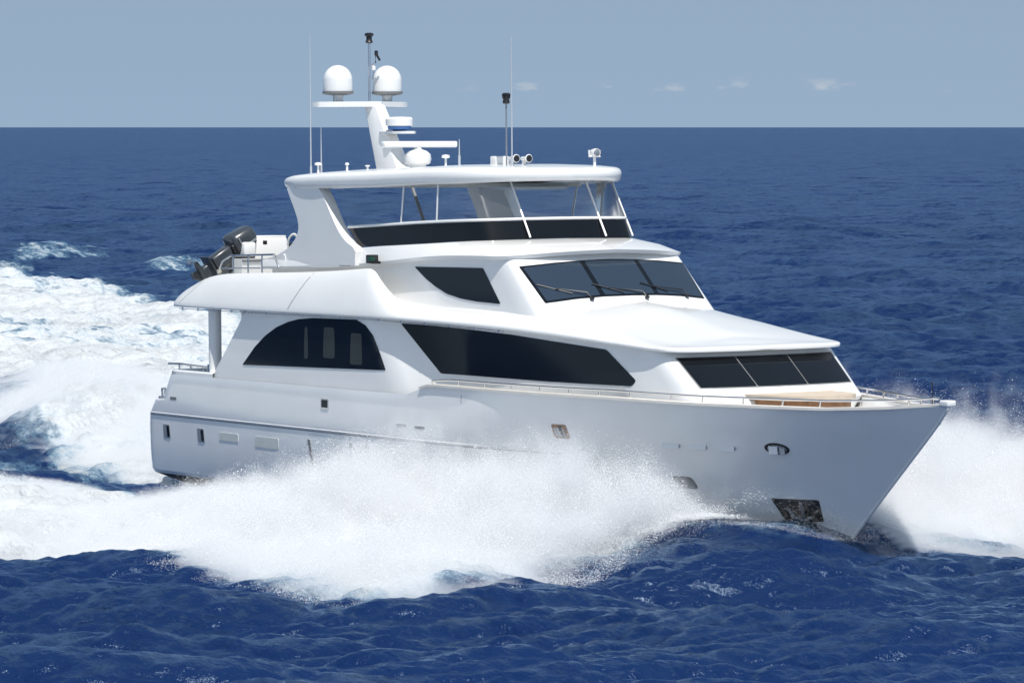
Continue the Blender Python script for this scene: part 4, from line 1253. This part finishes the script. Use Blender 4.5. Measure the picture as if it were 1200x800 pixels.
# ------------------------------------------------------------------ spray: myriads of flying drops, denser where the water is torn up
def spray_material():
    m, t, b = new_mat('spray_drops')
    out = t.nodes['Material Output']
    d = t.nodes.new('ShaderNodeBsdfDiffuse'); d.inputs[0].default_value = (0.66, 0.675, 0.69, 1)
    s = t.nodes.new('ShaderNodeBsdfTranslucent'); s.inputs[0].default_value = (0.66, 0.675, 0.69, 1)
    mx = t.nodes.new('ShaderNodeMixShader'); mx.inputs[0].default_value = 0.25
    t.links.new(d.outputs[0], mx.inputs[1]); t.links.new(s.outputs[0], mx.inputs[2])
    t.links.new(mx.outputs[0], out.inputs['Surface'])
    t.nodes.remove(b)
    return m
M['spray'] = spray_material()

def drops(name, P, size):
    n = len(P)
    # facets lie about across the light, tumbling by some forty degrees
    h = np.array([0.62, -0.34, 0.70]) + 0.33 * RNG.normal(size=(n, 3)); h /= np.linalg.norm(h, axis=1)[:, None]
    a = RNG.normal(size=(n, 3)); a -= h * (a * h).sum(1)[:, None]; a /= np.linalg.norm(a, axis=1)[:, None]
    b = np.cross(h, a)
    s = size[:, None]
    V = np.stack([P + a * s, P + (-0.5 * a + 0.87 * b) * s, P + (-0.5 * a - 0.87 * b) * s], 1).reshape(-1, 3)
    o = np_mesh(name, V, np.arange(3 * n).reshape(-1, 3), 3, M['spray'], smooth=False)
    tag(o, kind='stuff')
    return o

def water_z(x, y):
    h, f = boat_waves(x, y)
    return h + sample(T2[0], 290.0, x, y)

def hull_clear(x, y, z):
    """True outside the hull"""
    d = stem_x(np.clip(z, 0, 3)) - x
    t = np.clip(z / 3, 0, 1)
    u = np.clip(d / (15 - 2.6 * t), 0, 1)
    hb = 3.31 * (1 - (1 - u) ** (1.5 + 0.55 * t))
    return (np.abs(y) > hb + 0.03) | (d < 0) | (x < -0.4)

def plume(n, poly, box, zfun, dens, pw, seed):
    """n drops: columns are drawn in proportion to the height of the plume, then thinned by clumpy noise"""
    g = np.random.default_rng(seed)
    st = 0.12
    gx, gy = np.meshgrid(np.arange(box[0], box[1], st), np.arange(box[2], box[3], st), indexing='ij')
    gx, gy = gx.ravel(), gy.ravel()
    sd = sdist(poly, gx, gy)
    Z = zfun(gx, gy, sd)
    ok = Z > 0.02
    gx, gy, Z = gx[ok], gy[ok], Z[ok]
    W = water_z(gx, gy)
    n1 = noise3(gx / 5.5, gy / 5.5, np.full(gx.shape, 0.13)); n2 = noise3(gx / 1.9, gy / 1.9, np.full(gx.shape, 0.55))
    Z = Z * np.clip(1 + 0.28 * n1 + 0.16 * n2, 0.35, 1.25)
    cum = np.cumsum(Z + 0.12); cum /= cum[-1]
    keep = []; tot = 0
    while tot < n:
        m = 900000
        i = np.searchsorted(cum, g.uniform(0, 1, m))
        x = gx[i] + g.uniform(-st, st, m); y = gy[i] + g.uniform(-st, st, m)
        q = g.uniform(0, 1, m) ** pw
        lo = lift(x, y)
        z = W[i] + lo + q * np.maximum(Z[i] - lo, 0.05) * g.uniform(0.85, 1.12, m)
        ok = g.uniform(0, 1, m) < dens(x, y, q)
        x, y, z = x[ok], y[ok], z[ok]
        c = noise3(x / 4.2, y / 4.2, z / 3.0) * 0.6 + noise3(x / 1.3, y / 1.3, z / 1.3) * 0.5
        ok = (g.uniform(0, 1, len(x)) < np.clip(0.6 + 0.5 * c, 0.03, 1.0)) & hull_clear(x, y, z)
        P = np.stack([x, y, z], 1)[ok]
        keep.append(P); tot += len(P)
    return np.concatenate(keep)[:n]

STBD_P = [(23.4, -1.1), (24.9, -4.6), (26.9, -9.4), (27.8, -11.8), (26.0, -13.6), (21.0, -14.2)] + STBD[6:]
PORT_P = [(25.6, 0.6), (27.4, 3.0), (27.6, 9.0), (24.8, 14.2)] + PORT[4:]
def lift(x, y):
    """near the stem the sheet is thrown clear of the water before it breaks up"""
    return np.where(y < 0, 0.55 * sm(19.0, 23.5, x) * sm(-9.0, -4.0, y), 0.0 * x)
def z_stbd(x, y, sd):
    a = np.abs(y)
    al = np.interp(x, [-40, -10, 0, 7, 11, 14, 18, 21, 23, 25, 28], [0.12, 0.15, 0.2, 0.32, 0.6, 1.1, 1.55, 1.75, 1.75, 1.2, 0.35])
    mid = np.interp(x, [-40, 0, 8, 12, 25], [17, 10, 7.5, 5.5, 4.8])
    pr = np.where(a > mid, np.exp(-((a - mid) / 4.5) ** 2), np.exp(-((a - mid) / 2.6) ** 2))
    return (al * pr + 0.30 * sm(8, 16, x) * sm(0.0, 2.0, sd)) * sm(-0.6, 1.0, sd)
def z_port(x, y, sd):
    al = np.interp(x, [-10, 4, 12, 17, 22, 25, 28], [0.3, 0.5, 1.2, 2.1, 2.3, 1.5, 0.7])
    pr = np.where(y > 6.5, np.exp(-((y - 6.5) / 6.0) ** 2), np.exp(-((y - 6.5) / 4.5) ** 2))
    return al * pr * sm(-0.6, 1.0, sd)
def z_stern(x, y, sd):
    yc = np.interp(-x, [0, 10, 17, 27, 40, 70], [0, 1.2, 3.2, 6.6, 11, 20])
    return 0.95 * np.exp(-((x + 12) / 11.0) ** 2) * np.exp(-((y - yc) / 3.6) ** 2) * sm(-0.5, 0.8, sd) * sm(0.2, -2.0, x)

BOW_MIST = [(19.5, -1.8), (24.0, -0.4), (26.0, 0.2), (26.8, -2.0), (26.4, -6.5), (24.2, -5.4), (21.5, -3.2)]
def z_mist(x, y, sd):
    return 0.95 * np.interp(x, [19.5, 22, 25, 27], [1.5, 1.2, 0.7, 0.25]) * sm(-0.7, 0.9, sd)

def make_spray(name, n_core, n_mist, poly, box, zf, seed, extra=None):
    d_core = lambda x, y, q: 1 - 0.97 * q ** 1.7
    d_mist = lambda x, y, q: 0.02 + (1 - q) ** 1.6
    zm = lambda x, y, sd: zf(x, y, sd) * 1.15
    P = [plume(n_core, poly, box, zf, d_core, 0.92, seed), plume(n_mist, poly, box, zm, d_mist, 1.0, seed + 1)]
    g = np.random.default_rng(seed + 2)
    S = [0.0045 + 0.0062 * g.uniform(0, 1, n_core) ** 1.8 + 0.014 * g.uniform(0.4, 1, n_core) * (g.uniform(0, 1, n_core) > 0.985), 0.0032 + 0.0035 * g.uniform(0, 1, n_mist) ** 2]
    if extra:
        P.append(plume(extra, BOW_MIST, (19, 27, -7.5, 1), z_mist, lambda x, y, q: (1 - q) ** 0.8, 1.0, seed + 5))
        S.append(0.003 + 0.0035 * g.uniform(0, 1, extra) ** 2)
    return drops(name, np.concatenate(P), np.concatenate(S))


def mist(name, poly, box, zf, peak, res, extra=None):
    """the finest spray as a cloud: a voxel field whose density follows the same plume"""
    st = 0.25
    gx, gy = np.meshgrid(np.arange(box[0], box[1] + st, st), np.arange(box[2], box[3] + st, st), indexing='ij')
    sh = gx.shape
    fx, fy = gx.ravel(), gy.ravel()
    Z = zf(fx, fy, sdist(poly, fx, fy))
    D = np.ones(Z.shape)
    if extra:
        Ze = z_mist(fx, fy, sdist(BOW_MIST, fx, fy)) * 1.2
        D = np.where(Ze > Z, extra + (1 - extra) * np.clip(Z / np.maximum(Ze, 1e-3), 0, 1) ** 2, 1.0)
        Z = np.maximum(Z, Ze)
    Z = Z * np.clip(1 + 0.22 * noise3(fx / 5.5, fy / 5.5, np.full(fx.shape, 0.13)) + 0.12 * noise3(fx / 1.9, fy / 1.9, np.full(fx.shape, 0.55)), 0.4, 1.3)
    Z[Z < 0.06] = 0.0
    W = water_z(fx, fy)
    nr, nc = sh
    ii = np.arange((nr - 1) * (nc - 1)); i_, j_ = ii // (nc - 1), ii % (nc - 1)
    F = np.stack([i_ * nc + j_, (i_ + 1) * nc + j_, (i_ + 1) * nc + j_ + 1, i_ * nc + j_ + 1], 1)
    o = np_mesh(name, np.stack([fx, fy, np.full(fx.shape, -9.0)], 1), F, 4, M['mist'])
    for k, v in (('top', Z), ('water', W), ('amount', D), ('low', lift(fx, fy))):
        o.data.attributes.new(k, 'FLOAT', 'POINT').data.foreach_set('value', v.astype(np.float32))
    ng = bpy.data.node_groups.new(name + '_field', 'GeometryNodeTree')
    ng.interface.new_socket('Geometry', in_out='INPUT', socket_type='NodeSocketGeometry')
    ng.interface.new_socket('Geometry', in_out='OUTPUT', socket_type='NodeSocketGeometry')
    N, L = ng.nodes.new, ng.links.new
    gi, go = N('NodeGroupInput'), N('NodeGroupOutput')
    pos = N('GeometryNodeInputPosition')
    sep = N('ShaderNodeSeparateXYZ'); L(pos.outputs[0], sep.inputs[0])
    def grab(attr):
        na = N('GeometryNodeInputNamedAttribute'); na.data_type = 'FLOAT'; na.inputs['Name'].default_value = attr
        rc = N('GeometryNodeRaycast'); rc.data_type = 'FLOAT'
        L(gi.outputs[0], rc.inputs['Target Geometry'])
        L([q for q in na.outputs if q.enabled][0], [q for q in rc.inputs if q.name == 'Attribute' and q.enabled][0])
        rc.inputs['Ray Direction'].default_value = (0, 0, -1)
        rc.inputs['Ray Length'].default_value = 100
        return [q for q in rc.outputs if q.name == 'Attribute' and q.enabled][0]
    def m_(op, a, b=0.0, clamp=False):
        q = N('ShaderNodeMath'); q.operation = op; q.use_clamp = clamp
        for k, v in enumerate((a, b)):
            if isinstance(v, (int, float)): q.inputs[k].default_value = v
            else: L(v, q.inputs[k])
        return q.outputs[0]
    def nz(scale, detail, stretch=(1, 1, 1)):
        vm = N('ShaderNodeVectorMath'); vm.operation = 'MULTIPLY'; vm.inputs[1].default_value = stretch
        L(pos.outputs[0], vm.inputs[0])
        q = N('ShaderNodeTexNoise'); q.inputs['Scale'].default_value = scale; q.inputs['Detail'].default_value = detail; q.inputs['Roughness'].default_value = 0.62
        L(vm.outputs[0], q.inputs['Vector'])
        return q.outputs[0]
    top, wat, amt, low = grab('top'), grab('water'), grab('amount'), grab('low')
    q = m_('DIVIDE', m_('SUBTRACT', sep.outputs['Z'], wat), m_('MAXIMUM', top, 0.02))
    # billows push the cloud's edge in and out
    n1 = nz(0.75, 5.0, (1, 1, 0.8)); n2 = nz(2.4, 4.0, (1, 1, 0.6))
    edge = m_('ADD', m_('MULTIPLY', m_('SUBTRACT', n1, 0.5), 1.7), m_('MULTIPLY', m_('SUBTRACT', n2, 0.5), 1.0))
    d = m_('SUBTRACT', 1.0, m_('ADD', q, edge))
    d = m_('MULTIPLY', d, 1.35, True)
    d = m_('MULTIPLY', d, d)
    d = m_('MULTIPLY', d, m_('GREATER_THAN', top, 0.08))
    d = m_('MULTIPLY', d, m_('GREATER_THAN', q, -0.4))
    # clear air under the thrown sheet
    under = m_('DIVIDE', m_('ADD', m_('SUBTRACT', m_('SUBTRACT', sep.outputs['Z'], wat), low), m_('MULTIPLY', m_('SUBTRACT', n1, 0.5), 0.8)), 0.35)
    d = m_('MULTIPLY', d, m_('MAXIMUM', m_('ADD', under, 0.0, True), m_('LESS_THAN', low, 0.02)))
    d = m_('MULTIPLY', m_('MULTIPLY', d, amt), peak)
    vc = N('GeometryNodeVolumeCube')
    L(d, vc.inputs['Density'])
    lo, hi = (box[0], box[2], -0.6), (box[1], box[3], float((W + Z).max()) * 1.25 + 0.2)
    vc.inputs['Min'].default_value = lo; vc.inputs['Max'].default_value = hi
    for k, ax in enumerate(('Resolution X', 'Resolution Y', 'Resolution Z')):
        vc.inputs[ax].default_value = max(8, int((hi[k] - lo[k]) / res))
    sm_ = N('GeometryNodeSetMaterial'); sm_.inputs['Material'].default_value = M['mist']
    L(vc.outputs[0], sm_.inputs[0]); L(sm_.outputs[0], go.inputs[0])
    md = o.modifiers.new('field', 'NODES'); md.node_group = ng
    tag(o, kind='stuff')
    return o

def mist_material():
    m = bpy.data.materials.new('spray_mist'); m.use_nodes = True
    t = m.node_tree; t.nodes.clear()
    out = t.nodes.new('ShaderNodeOutputMaterial')
    v = t.nodes.new('ShaderNodeVolumePrincipled')
    v.inputs['Color'].default_value = (0.96, 0.967, 0.977, 1)
    v.inputs['Density'].default_value = 1.0
    v.inputs['Anisotropy'].default_value = 0.15
    t.links.new(v.outputs[0], out.inputs['Volume'])
    return m
M['mist'] = mist_material()

make_spray('starboard_bow_spray', 1000000, 400000, STBD_P, (-22, 29, -24, -1), z_stbd, 21, 22000)
make_spray('port_bow_spray', 700000, 250000, PORT_P, (-2, 29, 0.5, 18), z_port, 31)
make_spray('stern_spray', 250000, 90000, PORT, (-40, 0.3, -5, 22), z_stern, 41)
mist('starboard_spray_mist', STBD_P, (4, 29, -16, 0), z_stbd, 3.2, 0.075, 0.15)
mist('port_spray_mist', PORT_P, (6, 29, 0.4, 16), z_port, 3.2, 0.085)
mist('stern_spray_mist', PORT, (-34, 0.2, -5, 16), z_stern, 2.2, 0.16)
